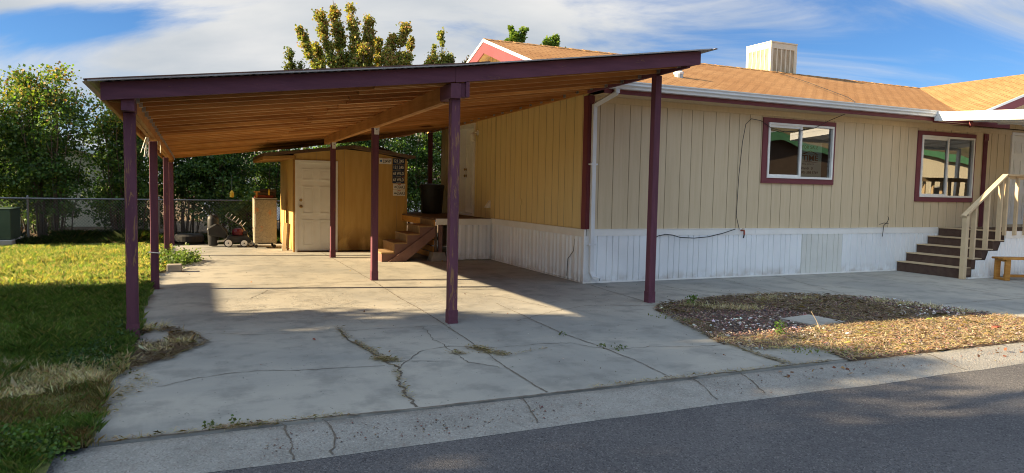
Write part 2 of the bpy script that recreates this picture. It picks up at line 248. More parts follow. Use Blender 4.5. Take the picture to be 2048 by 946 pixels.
# ------------------------------------------------------------------ mesh helpers
def wloc(o):
    v = Vector(o.location); p = o.parent
    while p: v += Vector(p.location); p = p.parent
    return v
class MB:
    def __init__(s): s.v = []; s.f = []; s.mi = []; s.sm = False
    def add(s, vs, fs, mi=0):
        b = len(s.v); s.v += [tuple(x) for x in vs]; s.f += [tuple(b+i for i in f) for f in fs]; s.mi += [mi]*len(fs); return s
    def box(s, x0, x1, y0, y1, z0, z1, mi=0):
        return s.add([(x0, y0, z0), (x1, y0, z0), (x1, y1, z0), (x0, y1, z0), (x0, y0, z1), (x1, y0, z1), (x1, y1, z1), (x0, y1, z1)], [(0, 3, 2, 1), (4, 5, 6, 7), (0, 1, 5, 4), (1, 2, 6, 5), (2, 3, 7, 6), (3, 0, 4, 7)], mi)
    def hexa(s, c, mi=0): return s.add(c, [(0, 3, 2, 1), (4, 5, 6, 7), (0, 1, 5, 4), (1, 2, 6, 5), (2, 3, 7, 6), (3, 0, 4, 7)], mi)
    def bar(s, a, b, w, h, up=(0, 0, 1), mi=0):
        a = Vector(a); b = Vector(b); d = (b-a).normalized(); upv = Vector(up); sd_ = d.cross(upv)
        if sd_.length < 1e-4: sd_ = d.cross(Vector((1, 0, 0)))
        sd_.normalize(); uu = sd_.cross(d); c = []
        for p in (a, b):
            for i, j in ((-1, -1), (1, -1), (1, 1), (-1, 1)): c.append(p+sd_*i*w/2+uu*j*h/2)
        return s.add(c, [(0, 1, 2, 3), (7, 6, 5, 4), (0, 4, 5, 1), (1, 5, 6, 2), (2, 6, 7, 3), (3, 7, 4, 0)], mi)
    def tube(s, pts, rad, n=6, mi=0, caps=True):
        pts = [Vector(p) for p in pts]; rr = rad if isinstance(rad, (list, tuple)) else [rad]*len(pts); b = len(s.v); prev = None
        for i, p in enumerate(pts):
            d = (pts[min(i+1, len(pts)-1)]-pts[max(i-1, 0)]).normalized(); ref = prev if prev is not None else (Vector((0, 0, 1)) if abs(d.z) < .9 else Vector((1, 0, 0)))
            a = d.cross(ref); 
            if a.length < 1e-5: a = d.orthogonal()
            a.normalize(); c = a.cross(d); prev = c
            for k in range(n):
                t = 2*math.pi*k/n; s.v.append(tuple(p+(a*math.cos(t)+c*math.sin(t))*rr[i]))
        for i in range(len(pts)-1):
            for k in range(n): s.f.append((b+i*n+k, b+i*n+(k+1) % n, b+(i+1)*n+(k+1) % n, b+(i+1)*n+k)); s.mi.append(mi)
        if caps:
            s.f.append(tuple(b+k for k in reversed(range(n)))); s.f.append(tuple(b+(len(pts)-1)*n+k for k in range(n))); s.mi += [mi, mi]
        return s
    def lathe(s, prof, c, n=20, axis='z', mi=0):
        b = len(s.v); c = Vector(c)
        for r, h in prof:
            for k in range(n):
                t = 2*math.pi*k/n; a, d = r*math.cos(t), r*math.sin(t)
                s.v.append(tuple(c+Vector({'z': (a, d, h), 'x': (h, a, d), 'y': (a, h, d)}[axis])))
        for i in range(len(prof)-1):
            for k in range(n): s.f.append((b+i*n+k, b+i*n+(k+1) % n, b+(i+1)*n+(k+1) % n, b+(i+1)*n+k)); s.mi.append(mi)
        s.f.append(tuple(b+k for k in reversed(range(n)))); s.f.append(tuple(b+(len(prof)-1)*n+k for k in range(n))); s.mi += [mi, mi]
        return s
    def prism(s, poly, axis, a, b, mi=0):
        n = len(poly); P = {'x': lambda p, t: (t, p[0], p[1]), 'y': lambda p, t: (p[0], t, p[1]), 'z': lambda p, t: (p[0], p[1], t)}[axis]
        vs = [P(p, a) for p in poly]+[P(p, b) for p in poly]; fs = [tuple(range(n)), tuple(reversed(range(n, 2*n)))]+[(i, i+n, (i+1) % n+n, (i+1) % n) for i in range(n)]
        return s.add(vs, fs, mi)
    def build(s, name, mats, parent=None, bevel=0, smooth=False):
        o0 = wloc(parent) if parent else Vector((0, 0, 0)); me = bpy.data.meshes.new(name)
        me.from_pydata([(x-o0.x, y-o0.y, z-o0.z) for x, y, z in s.v], [], s.f)
        mats = mats if isinstance(mats, (list, tuple)) else [mats]
        for m_ in mats: me.materials.append(m_)
        me.polygons.foreach_set('material_index', s.mi)
        import bmesh
        bm = bmesh.new(); bm.from_mesh(me); bmesh.ops.recalc_face_normals(bm, faces=bm.faces); bm.to_mesh(me); bm.free()
        if smooth: me.polygons.foreach_set('use_smooth', [True]*len(me.polygons))
        me.update(); o = bpy.data.objects.new(name, me); col.objects.link(o)
        if parent: o.parent = parent
        if bevel:
            md = o.modifiers.new('bevel', 'BEVEL'); md.width = bevel; md.segments = 1; md.limit_method = 'ANGLE'
        return o
def tag(o, label=None, cat=None, group=None, kind=None):
    if label: o['label'] = label
    if cat: o['category'] = cat
    if group: o['group'] = group
    if kind: o['kind'] = kind
    return o
def thing(name, label, cat, loc=(0, 0, 0), group=None, rz=0):
    o = bpy.data.objects.new(name, None); o.location = loc; o.rotation_euler = (0, 0, rz); o.empty_display_size = .2; col.objects.link(o); return tag(o, label, cat, group)
def B(x0, x1, y0, y1, z0, z1): return MB().box(x0, x1, y0, y1, z0, z1)
def raw_mesh(name, verts, faces_n, idx, tint, mat, parent=None, extra=None):
    """fast numpy mesh of equal n-gons with a per-vertex colour"""
    me = bpy.data.meshes.new(name); nf = len(idx)//faces_n
    if parent: verts = verts-np.array(wloc(parent))
    me.vertices.add(len(verts)); me.vertices.foreach_set('co', verts.astype(np.float32).ravel()); me.loops.add(len(idx)); me.loops.foreach_set('vertex_index', idx.astype(np.int32).ravel())
    me.polygons.add(nf); me.polygons.foreach_set('loop_start', np.arange(0, nf*faces_n, faces_n, dtype=np.int32)); me.update(calc_edges=True)
    if tint is not None:
        a = me.color_attributes.new('tint', 'FLOAT_COLOR', 'POINT'); a.data.foreach_set('color', np.c_[tint, np.ones(len(tint))].astype(np.float32).ravel())
    me.materials.append(mat); me.validate(); o = bpy.data.objects.new(name, me); col.objects.link(o)
    if parent: o.parent = parent
    return o
def text(s, size, mat, loc, parent, name='lettering', width=None, height=None, ext=.001, bold=0):
    cu = bpy.data.curves.new(name, 'FONT'); cu.body = s; cu.size = size; cu.align_x = 'CENTER'; cu.align_y = 'CENTER'; cu.extrude = ext; cu.offset = bold; cu.resolution_u = 3
    tmp = bpy.data.objects.new(name, cu); col.objects.link(tmp); dg = bpy.context.evaluated_depsgraph_get(); me = bpy.data.meshes.new_from_object(tmp.evaluated_get(dg)); col.objects.unlink(tmp); bpy.data.objects.remove(tmp)
    xs = [v.co.x for v in me.vertices]; ys = [v.co.y for v in me.vertices]; cx, cyy = (min(xs)+max(xs))/2, (min(ys)+max(ys))/2
    sx = width/(max(xs)-min(xs)) if width else 1; sy = height/(max(ys)-min(ys)) if height else sx
    me.transform(Matrix.Rotation(R(90), 4, 'X') @ Matrix.Diagonal((sx, sy, 1, 1)) @ Matrix.Translation((-cx, -cyy, 0)))
    me.materials.clear(); me.materials.append(mat); o = bpy.data.objects.new(name, me); o.location = Vector(loc)-wloc(parent); col.objects.link(o); o.parent = parent; return o

# ================================================================== SETTING: ground, drive, road
tag(MB().box(-700, 700, -700, 700, -.6, -.12).build('ground', M['soil']), kind='structure')
tag(MB().box(-160, 160, -4.1, 4.06, -.13, -.058).build('road', M['asphalt']), kind='structure')
def kerb_strip(name, ys, zs, flip=1):
    b = MB(); xs = [-60+i*.5 for i in range(241)]
    prof = list(zip(ys, zs))
    for i, x in enumerate(xs):
        for j, (y, z) in enumerate(prof): b.v.append((x, y+(rng.normal()*.012 if j == len(prof)-1 else 0), z))
    n = len(prof)
    for i in range(len(xs)-1):
        for j in range(n-1): b.f.append((i*n+j, i*n+j+1, (i+1)*n+j+1, (i+1)*n+j)); b.mi.append(0)
    return tag(b.build(name, M['kerb'], smooth=True), kind='structure')
kerb = kerb_strip('kerb', [4.545, 4.50, 4.40, 4.25, 4.12, 4.04, 4.02], [-.06, -.004, -.008, -.03, -.046, -.050, -.056])
kerb_strip('far_kerb', [-4.4, -4.36, -4.2, -4.04, -3.98], [-.06, .03, .025, -.04, -.056])
drive_poly = [(-.58, 4.55), (5.48, 4.55), (5.58, 5.14), (5.02, 5.2), (4.83, 5.45), (5.05, 6.2), (5.42, 7.2), (5.60, 7.62), (6.1, 7.82), (6.9, 7.92), (7.9, 7.90), (8.6, 7.6), (9.1, 7.14), (9.34, 6.3), (9.42, 5.3), (9.45, 4.55), (27, 4.55), (27, 10.0), (5.74, 10.0), (5.74, 18.55), (-.55, 18.55), (-.62, 12), (-.66, 9)]
drive = tag(MB().prism(drive_poly, 'z', -.14, 0).build('driveway', M['concrete']), kind='structure')
isl_poly = [(5.4, 4.5), (5.5, 5.0), (4.9, 5.1), (4.75, 5.5), (5.3, 7.4), (5.6, 7.7), (6.9, 8.0), (8, 8), (9.2, 7.2), (9.5, 5.3), (9.5, 4.5)]
def in_poly(px, py, poly):
    c = np.zeros(len(px), bool); n = len(poly)
    for i in range(n):
        x1, y1 = poly[i]; x2, y2 = poly[(i+1) % n]
        k = ((y1 > py) != (y2 > py)) & (px < (x2-x1)*(py-y1)/((y2-y1) or 1e-9)+x1); c ^= k
    return c
def vnoise(x, y, s, seed=0):
    """cheap smooth value noise for numpy arrays"""
    r = np.random.default_rng(seed).random((64, 64)); x = np.asarray(x)*s; y = np.asarray(y)*s; xi = np.floor(x).astype(int); yi = np.floor(y).astype(int); fx = x-xi; fy = y-yi; fx = fx*fx*(3-2*fx); fy = fy*fy*(3-2*fy)
    g = lambda a, b: r[a % 64, b % 64]
    return (g(xi, yi)*(1-fx)+g(xi+1, yi)*fx)*(1-fy)+(g(xi, yi+1)*(1-fx)+g(xi+1, yi+1)*fx)*fy
def sheet(name, x0, x1, y0, y1, step, zf, mat, mask=None):
    nx = int((x1-x0)/step)+1; ny = int((y1-y0)/step)+1; X, Y = np.meshgrid(np.linspace(x0, x1, nx), np.linspace(y0, y1, ny), indexing='ij'); Z = zf(X, Y)
    V = np.stack([X, Y, Z], -1).reshape(-1, 3); I = np.arange(nx*ny).reshape(nx, ny); Q = np.stack([I[:-1, :-1], I[1:, :-1], I[1:, 1:], I[:-1, 1:]], -1).reshape(-1, 4)
    if mask is not None:
        c = V[Q].mean(1); Q = Q[mask(c[:, 0], c[:, 1])]
    o = raw_mesh(name, V, 4, Q.ravel(), None, mat); o.data.polygons.foreach_set('use_smooth', [True]*len(o.data.polygons)); return o
tag(sheet('gravel_bed', 4.7, 9.6, 4.5, 8.1, .05, lambda x, y: -.012+.03*vnoise(x, y, 3, 1)+.02*vnoise(x, y, 11, 2)-.02, M['mulch'], lambda x, y: in_poly(x, y, isl_poly)), kind='structure')
tag(MB().prism([(6.32, 6.28), (6.88, 6.38), (6.93, 5.88), (6.40, 5.80)], 'z', -.03, .024).build('stepping_stone', M['concrete_plain']), 'cracked square concrete stepping stone half buried in the gravel bed', 'paving slab')
lawn_z = lambda x, y: .006+.035*vnoise(x, y, 1.2, 3)+.02*vnoise(x, y, 5, 4)
lawn_edge = lambda y: -.60+.10*(vnoise(y*0+3, y, 1.6, 5)-.5)+.08*(vnoise(y*0+1, y, 6, 6)-.5)
tag(sheet('lawn', -34, -.4, 3.9, 20.6, .1, lawn_z, M['lawnbase'], lambda x, y: (x < lawn_edge(y)) & (y > 3.93+.12*vnoise(x, y, 3, 9)) & ((y > 4.40) | (x < -.78+.1*vnoise(y*0, y, 7, 8)))), kind='structure')
tag(sheet('yard', -60, 60, 20.6, 80, 2, lambda x, y: -.02+.03*vnoise(x, y, .7, 3), M['soil']), kind='structure')
tag(sheet('far_verge', -80, 160, -40, -4.4, 2, lambda x, y: .0+.03*vnoise(x, y, .7, 3), M['soil']), kind='structure')

# joints and cracks of the slab: jagged dirt-filled gaps
CR = dict(crack=[
 [(1.35, 7.38), (1.34, 6.81), (1.44, 6.29), (1.46, 5.83), (1.52, 5.63), (1.41, 5.24), (1.36, 4.86), (1.35, 4.56)],
 [(-.1, 7.52), (.15, 7.55), (.47, 7.4), (1.13, 7.29), (1.95, 7.24), (2.51, 7.25)], [(-.28, 5.66), (.01, 5.80), (.26, 5.86), (.6, 5.84), (.78, 5.80), (1.42, 5.72)],
 [(1.50, 5.62), (1.88, 6.1), (2.17, 6.20), (2.56, 5.99), (2.96, 6.03), (3.33, 6.0), (3.54, 5.60), (3.99, 5.61), (4.4, 5.48), (4.8, 5.43)],
 [(2.19, 7.19), (2.12, 6.55), (2.14, 6.31), (2.11, 5.6), (2.3, 5.38)], [(1.46, 5.83), (1.66, 5.80), (1.9, 5.72)], [(3.3, 7.2), (3.9, 7.6), (4.6, 7.9), (5.3, 7.66)], [(.55, 9.6), (.9, 10.4), (1.5, 10.7), (2.4, 10.6)], [(3.45, 9.5), (3.9, 8.7), (4.1, 7.8)]],
 joint=[[(2.53, 11.0), (2.49, 9.49), (2.5, 7.54), (2.42, 6.04), (2.36, 5.34), (2.35, 4.56)], [(3.55, 8.4), (3.5, 6.84), (3.48, 6.4), (3.54, 5.79), (3.54, 5.2), (3.48, 4.6)],
 [(5.7, 9.8), (5.61, 8.93), (5.54, 7.7)], [(6.79, 9.86), (6.79, 7.95)], [(8.35, 9.86), (8.02, 7.95)], [(9.75, 9.86), (8.9, 7.5)], [(4.94, 7.86), (5.53, 7.60)], [(9.45, 6.52), (13.4, 6.53)], [(11.5, 9.8), (11.45, 4.6)], [(-.6, 11.02), (5.7, 11.0)], [(-.55, 14.5), (5.7, 14.5)], [(2.53, 11), (2.53, 18.5)], [(4.83, 5.42), (4.75, 5.06), (4.74, 4.62)], [(4.85, 5.17), (5.55, 5.15)], [(13.4, 8.3), (13.4, 4.6)]],
 gutter_crack=[[(.47, 4.53), (.50, 4.25), (.48, 4.03)], [(.72, 4.53), (.75, 4.3), (.70, 4.03)], [(2.11, 4.53), (2.04, 4.1)], [(3.65, 4.53), (3.54, 4.1)], [(4.13, 4.53), (4.0, 4.1)], [(6.4, 4.53), (6.3, 4.05)], [(7.9, 4.53), (7.8, 4.05)]])
def ribbon(pts, w, jit, z, mb, zf=None):
    P = [];
    for (a, b) in zip(pts[:-1], pts[1:]):
        a = np.array(a, float); b = np.array(b, float); n = max(2, int(np.linalg.norm(b-a)/.045))
        for k in range(n): P.append(a+(b-a)*k/n)
    P.append(np.array(pts[-1], float)); P = np.array(P); d = np.gradient(P, axis=0); d /= np.linalg.norm(d, axis=1)[:, None]+1e-9; nn = np.c_[-d[:, 1], d[:, 0]]
    wob = np.cumsum(rng.normal(size=len(P)))*jit*.5; wob -= np.linspace(wob[0], wob[-1], len(P)); P = P+nn*(wob+rng.normal(size=len(P))*jit*.6)[:, None]
    ww = w*(.35+rng.random(len(P))*1.1); b0 = len(mb.v)
    for p, q, k in zip(P, nn, ww):
        zz = zf(p[1]) if zf else z
        mb.v.append((*(p+q*k/2), zz)); mb.v.append((*(p-q*k/2), zz))
    for i in range(len(P)-1): mb.f.append((b0+2*i, b0+2*i+1, b0+2*i+3, b0+2*i+2)); mb.mi.append(0)
kz = lambda y: float(np.interp(y, [4.04, 4.12, 4.25, 4.40, 4.50, 4.545], [-.050, -.046, -.03, -.008, -.004, -.004]))+.005
for i, p in enumerate(CR['crack']):
    b = MB(); ribbon(p, .020 if i == 0 else .008, .012, .004, b); tag(b.build('crack', M['crack'], drive), kind='structure')
for i, p in enumerate(CR['joint']):
    b = MB(); ribbon(p, .013, .004, .0045, b); tag(b.build('joint', M['joint'], drive), kind='structure')
for p in CR['gutter_crack']:
    b = MB(); ribbon(p, .011, .008, 0, b, kz); tag(b.build('crack', M['crack'], kerb), kind='structure')
b = MB(); ribbon([(-.6, 4.55), (5.5, 4.552)], .017, .006, .0035, b); tag(b.build('joint', M['joint'], drive), kind='structure')
b = MB(); ribbon([(9.45, 4.55), (20, 4.552)], .02, .004, .0035, b); tag(b.build('joint', M['crack'], drive), kind='structure')
# hills behind the street (mirrored in the window panes)
def hillz(x, y):
    d = np.clip((-y-60)/160, 0, 1); return (-.1+d*(34+16*vnoise(x, y, .012, 20)+7*vnoise(x, y, .05, 21)+2.5*vnoise(x, y, .2, 22)))
tag(sheet('hills', -100, 500, -330, -58, 5, hillz, M['hill']), kind='structure')

# ================================================================== CARPORT
ZX = [-.95, -.77, 2.54, 5.774, 6.1]; ZB = [2.178, 2.204, 2.625, 3.10, 3.148]
def zb(x, y): return float(np.interp(x, ZX, ZB))-.0125*(y-7.35)
cp = thing('carport', 'open wooden carport with purple posts and sloping roof over the driveway', 'carport', (2.5, 12, 0))
# fascia boards across the front
def board(name, x0, x1, y, dz0, dz1, th, mat, parent=cp):
    b = MB(); n = 8
    for i in range(n):
        a, c = x0+(x1-x0)*i/n, x0+(x1-x0)*(i+1)/n
        b.hexa([(a, y, zb(a, y)+dz0), (c, y, zb(c, y)+dz0), (c, y+th, zb(c, y)+dz0), (a, y+th, zb(a, y)+dz0), (a, y, zb(a, y)+dz1), (c, y, zb(c, y)+dz1), (c, y+th, zb(c, y)+dz1), (a, y+th, zb(a, y)+dz1)])
    return b.build(name, mat, parent)
YF = 7.24
board('fascia', -.77, 2.537, YF, 0, .155, .04, M['fascia_paint']); board('fascia', 2.541, 5.774, YF, -.006, .155, .04, M['fascia_worn'])
# posts: base point, top height
for (x, y, zt, mt) in ((-.565, 7.50, zb(-.565, 7.5)-.10, 'post_worn'), (-.545, 10.97, 2.05, 'post'), (-.57, 16.0, 1.99, 'post'), (-.555, 18.6, 1.96, 'post'), (2.566, 7.34, 2.47, 'post_worn'), (2.57, 11.11, 2.415, 'post'), (2.565, 14.85, 2.36, 'post'), (5.59, 7.90, 3.03, 'post'), (5.35, 17.1, 2.86, 'post')):
    p = MB().box(x-.05, x+.05, y-.05, y+.05, 0 if y > 17 else .03, zt).build('post', M[mt], cp, bevel=.006)
    MB().box(x-.055, x+.055, y-.054, y+.054, 0, .028).box(x-.0535, x+.0535, y-.0535, y+.0535, .028, .15).build('post_base', M['beam_paint'], p)
    if zt > 2.3 and y > 8 and y < 15:
        c = MB().box(x-.025, x+.05, y-.056, y-.05, zt-.11, zt-.005).prism([(x-.03, zt-.05), (x+.055, zt-.05), (x+.055, zt+.02), (x-.03, zt+.02)], 'y', y-.058, y-.052); c.build('bracket', M['gutter'], p)
        MB().lathe([(.009, -.006), (.009, 0)], (x+.012, y-.058, zt-.03), 8, 'y').build('bolt', M['dark'], p)
# long beams running back
def ybeam(name, x0, x1, y0, y1, zlo, zhi, mat, parent=cp, n=6):
    b = MB()
    for i in range(n):
        a, c = y0+(y1-y0)*i/n, y0+(y1-y0)*(i+1)/n
        b.hexa([(x0, a, zlo(a)), (x1, a, zlo(a)), (x1, c, zlo(c)), (x0, c, zlo(c)), (x0, a, zhi(a)), (x1, a, zhi(a)), (x1, c, zhi(c)), (x0, c, zhi(c))])
    return b.build(name, mat, parent)
YB = 19.35
lz = lambda y: zb(-.56, y)-.10; lh = lambda y: zb(-.56, y)+.11
ybeam('beam', -.605, -.565, 7.62, YB, lz, lh, M['beam']); ybeam('beam', -.560, -.515, 7.62, YB, lambda y: lz(y)+.006, lh, M['beam'])
ybeam('beam_end', -.617, -.51, YF+.042, 7.62, lz, lambda y: zb(-.56, y)+.02, M['beam_paint'])
mz = lambda y: 2.437-.0085*(y-7.5)
ybeam('beam', 2.50, 2.545, 7.62, 15.55, mz, lambda y: zb(2.54, y)-.004, M['beam']); ybeam('beam', 2.55, 2.595, 7.62, 15.55, mz, lambda y: zb(2.54, y)-.004, M['beam'])
ybeam('beam_end', 2.49, 2.60, YF+.0, 7.62, lambda y: 2.455, lambda y: zb(2.49, y)-.008, M['beam_paint']); ybeam('beam_end', 2.66, 2.70, YF+.001, 7.40, lambda y: 2.475, lambda y: zb(2.66, y)-.008, M['beam_paint']); ybeam('beam_end', 2.601, 2.659, YF+.03, 7.40, lambda y: 2.475, lambda y: zb(2.6, y)-.008, M['beam_paint'])
ybeam('beam', 5.60, 5.645, YF+.042, 9.75, lambda y: 3.045-.012*(y-7.5), lambda y: zb(5.6, y)+.12, M['beam_paint']); ybeam('beam', 5.60, 5.645, 9.752, 18.2, lambda y: 3.045-.012*(y-7.5), lambda y: zb(5.6, y)+.12, M['beam'])
ybeam('rim_board', 5.734, 5.774, YF+.042, 9.3, lambda y: zb(5.77, y), lambda y: zb(5.77, y)+.15, M['beam_paint'])
ybeam('rim_board', -.77, -.735, YF+.042, YB, lambda y: zb(-.77, y), lambda y: zb(-.77, y)+.145, M['beam'])
# rafters with their metal hangers
SP = .435; nr = int((YB-7.55)/SP)
for k in range(nr+1):
    y = 7.50+k*SP; th = .038
    for (x0, x1, dy, right) in ((-.513, 2.66, 0, 0), (1.75-.02*k+random.uniform(-.1, .1), 5.598, -.042, 1)):
        if right and y > 18.1: x1 = 5.3
        xs = [x0, 2.54, x1] if not right else [x0, 2.54, x1]; b = MB(); j = random.uniform(-.012, .008)
        for a, c in zip(xs[:-1], xs[1:]):
            ya, yb_ = y+dy-th/2, y+dy+th/2; z0a, z0c = zb(a, y)+j, zb(c, y)+j
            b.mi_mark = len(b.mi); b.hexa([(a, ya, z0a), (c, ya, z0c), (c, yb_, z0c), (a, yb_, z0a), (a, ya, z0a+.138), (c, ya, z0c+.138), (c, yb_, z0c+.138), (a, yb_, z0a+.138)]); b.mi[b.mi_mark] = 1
        rf = b.build('rafter', [M['rafter'], M['rafter_lit_edge']], cp)
        hx = -.513 if not right else 5.598; s = 1 if not right else -1; z = zb(hx, y)+j; h = MB()
        xa, xb_ = sorted((hx+s*.001, hx+s*.035)); h.box(xa, xb_, y+dy-th/2-.003, y+dy-th/2-.001, z-.002, z+.08).box(xa, xb_, y+dy-th/2-.003, y+dy+th/2+.003, z-.004, z-.002); xa, xb_ = sorted((hx+s*.0005, hx+s*.0025)); h.box(xa, xb_, y+dy-.055, y+dy-th/2-.001, z-.004, z+.08)
        h.build('joist_hanger', M['galv'], rf)
    if k % 3 == 0:
        MB().box(-.733, -.607, y-.019, y+.019, zb(-.7, y)+.01, zb(-.7, y)+.138).build('blocking', M['rafter'], cp)
# roof: wooden sheathing, metal sheets above, drip edge round the rim
def roof_layer(name, x0, x1, y0, y1, d0, d1, mat, cuts=None):
    b = MB(); xs = sorted({x0, x1, *[x for x in (-.77, 2.54, 5.774) if x0 < x < x1]})
    for a, c in zip(xs[:-1], xs[1:]):
        q = lambda x, y, d: (x, y, zb(x, y)+d)
        b.hexa([q(a, y0, d0), q(c, y0, d0), q(c, y1, d0), q(a, y1, d0), q(a, y0, d1), q(c, y0, d1), q(c, y1, d1), q(a, y1, d1)])
    return b.build(name, mat, cp)
roof_layer('sheathing', -.73, 5.73, YF+.045, 9.35, .139, .152, M['deckwood']); roof_layer('sheathing', -.73, 5.66, 9.351, 18.1, .139, .152, M['deckwood']); roof_layer('sheathing', -.73, 5.3, 18.101, YB, .139, .152, M['deckwood'])
for (x0, x1, y1) in ((-.90, 2.9, YB+.1), (2.86, 5.99, 9.38)):
    b = MB(); n = int((x1-x0)/.076); 
    for i in range(n):     # corrugations
        a = x0+(x1-x0)*i/n; c = x0+(x1-x0)*(i+1)/n; mid_ = (a+c)/2; off = .158 if x0 < 0 else .162; d = lambda x, k: (zb(x, 0)-zb(x, 0))+off+k
        y0 = 7.175
        for p, q, kp, kq in ((a, mid_, 0, .012), (mid_, c, .012, 0)):
            b.hexa([(p, y0, zb(p, y0)+d(p, kp)), (q, y0, zb(q, y0)+d(q, kq)), (q, y1, zb(q, y1)+d(q, kq)), (p, y1, zb(p, y1)+d(p, kp)), (p, y0, zb(p, y0)+d(p, kp)+.003), (q, y0, zb(q, y0)+d(q, kq)+.003), (q, y1, zb(q, y1)+d(q, kq)+.003), (p, y1, zb(p, y1)+d(p, kp)+.003)])
    b.build('roof_sheet', M['roofmetal'], cp)
roof_layer('roof_sheet', 2.9, 5.62, 9.39, 18.1, .165, .172, M['roofmetal'])
def edge(x0, x1, yy, d0, d1, mat, nm='drip_edge', th=.012):
    b = MB(); xs = [x0]+[x for x in (-.77, 2.54, 5.774) if x0 < x < x1]+[x1]
    for a, c in zip(xs[:-1], xs[1:]): b.hexa([(a, yy, zb(a, yy)+d0), (c, yy, zb(c, yy)+d0), (c, yy+th, zb(c, yy)+d0), (a, yy+th, zb(a, yy)+d0), (a, yy, zb(a, yy)+d1), (c, yy, zb(c, yy)+d1), (c, yy+th, zb(c, yy)+d1), (a, yy+th, zb(a, yy)+d1)])
    return b.build(nm, mat, cp)
edge(-.86, 5.85, 7.155, .158, .172, M['roofmetal']); edge(-.89, 2.9, 7.15, .175, .183, M['roofred'], 'roof_trim', .10)
# frayed rope tails hanging from the left beam
for (x, y) in ((-.60, 10.7), (-.50, 11.4)):
    b = MB()
    for k in range(5):
        a = random.uniform(-.02, .02); z0 = lz(y); b.tube([(x+a, y, z0), (x+a*2-.01, y+.01, z0-.08), (x+a*3-.03, y, z0-random.uniform(.15, .28))], .004, 4)
    tag(b.build('rope_tail', M['cream_ink']), 'frayed pale rope tail hanging from the carport beam '+('left of the second post' if y < 11 else 'right of the second post'), 'rope', 'rope tails under the carport beam')
tag(MB().tube([(-.61, 10.91, .52), (-.48, 10.91, .51), (-.48, 11.03, .51), (-.61, 11.03, .52), (-.61, 10.91, .52)], .008, 5).build('rope_loop', M['cream_ink']), 'pale cord tied round the second left carport post', 'cord')

# ================================================================== MOBILE HOME
hm = thing('mobile_home', 'tan vertical-sided mobile home with white skirting, maroon trim and brown shingle roof', 'mobile home', (14, 13.6, 0))
def grooved(name, axis, u0, u1, plane, out, z0, z1, mat, parent, ztop=None, step=(.30, .22, .24, .27), gw=.012, gd=.007, holes=()):
    """vertical-groove siding; axis 'x' = wall runs along x at y=plane, out = outward sign; holes: (u0,u1,z0,z1)"""
    b = MB(); us = [u0]; i = 0; off = 0.13
    g = []; u = math.floor(u0/sum(step))*sum(step)
    while u < u1:
        u += step[i % 4]; i += 1
        if u0+.03 < u < u1-.03: g.append(u)
    segs = []; cur = u0
    for q in g: segs.append((cur, q-gw/2, 0)); segs.append((q-gw/2, q+gw/2, 1)); cur = q+gw/2
    segs.append((cur, u1, 0)); cuts = sorted({h for H in holes for h in H[:2]})
    fin = []
    for a, c, t in segs:
        ps = [a]+[x for x in cuts if a < x < c]+[c]; fin += [(p, q, t) for p, q in zip(ps[:-1], ps[1:])]
    def P(u, d, z): return (u, plane+out*d, z) if axis == 'x' else (plane+out*d, u, z)
    for a, c, t in fin:
        zr = [(z0, None)]; mid_ = (a+c)/2
        H = [h for h in holes if h[0] <= mid_ <= h[1]]; rs = [(z0, z1)]
        for h in H:
            rs2 = []
            for (l, u_) in rs:
                if h[2] > l: rs2.append((l, min(u_, h[2])))
                if h[3] < u_: rs2.append((max(l, h[3]), u_))
            rs = rs2
        for (l, u_) in rs:
            ta, tc = (ztop(a), ztop(c)) if ztop and u_ == z1 else (u_, u_)
            if max(ta, tc) <= l+.001: continue
            ta = max(ta, l); tc = max(tc, l); d = -gd if t else 0
            b.add([P(a, d, l), P(c, d, l), P(c, d, tc), P(a, d, ta)], [(0, 1, 2, 3)], 1 if t else 0)
            if not t:
                for uu, tt in ((a, ta), (c, tc)): b.add([P(uu, 0, l), P(uu, -gd, l), P(uu, -gd, tt), P(uu, 0, tt)], [(0, 1, 2, 3)], 1)
    return b.build(name, [mat, M['groove']], parent)
HX, HY, HR, HB = 5.69, 9.86, 25.0, 17.25
W1 = (9.41, 11.02, 1.79, 2.785); W2 = (13.50, 15.14, 1.50, 2.76); DR = (16.45, 17.40, .93, 2.93)
grooved('front_wall', 'x', HX+.02, HR, HY, -1, .86, 3.02, M['siding'], hm, holes=(W1, W2, DR))
RY, RZ, SL = 13.58, 4.52, .336
rt = lambda y: RZ-.06-SL*abs(y-RY)
ED = (14.90, 15.80, .90, 2.88)
grooved('end_wall', 'y', HY+.02, HB, HX, -1, .86, 99, M['siding_bounce'], hm, ztop=lambda y: rt(y), holes=(ED,))
MB().box(HX+.02, HX+.03, 13.640, 13.652, .87, 3.2).build('seam', M['dark'], hm)
MB().box(HX-.001, HX+.012, 13.638, 13.650, .87, 3.0).build('seam', M['dark'], hm)
B(HR-.02, HR, HY+.02, HB, 0, 3.2).build('far_end_wall', M['siding'], hm); B(HX, HR, HB-.02, HB+.0, 0, 3.2).build('back_wall', M['siding'], hm)
# dark rooms behind the panes
MB().add([(HX+.3, HY+1.8, .5), (HR-.3, HY+1.8, .5), (HR-.3, HY+1.8, 3.2), (HX+.3, HY+1.8, 3.2)], [(0, 1, 2, 3)]).build('inner_wall', M['dark'], hm)
MB().box(HX+.1, HR-.1, HY+.05, HB-.1, .80, .86).build('floor_platform', M['mat_carpet'], hm); MB().box(HX+.1, HR-.1, HY+.05, HB-.1, 2.96, 3.0).build('room_ceiling', M['dark'], hm)
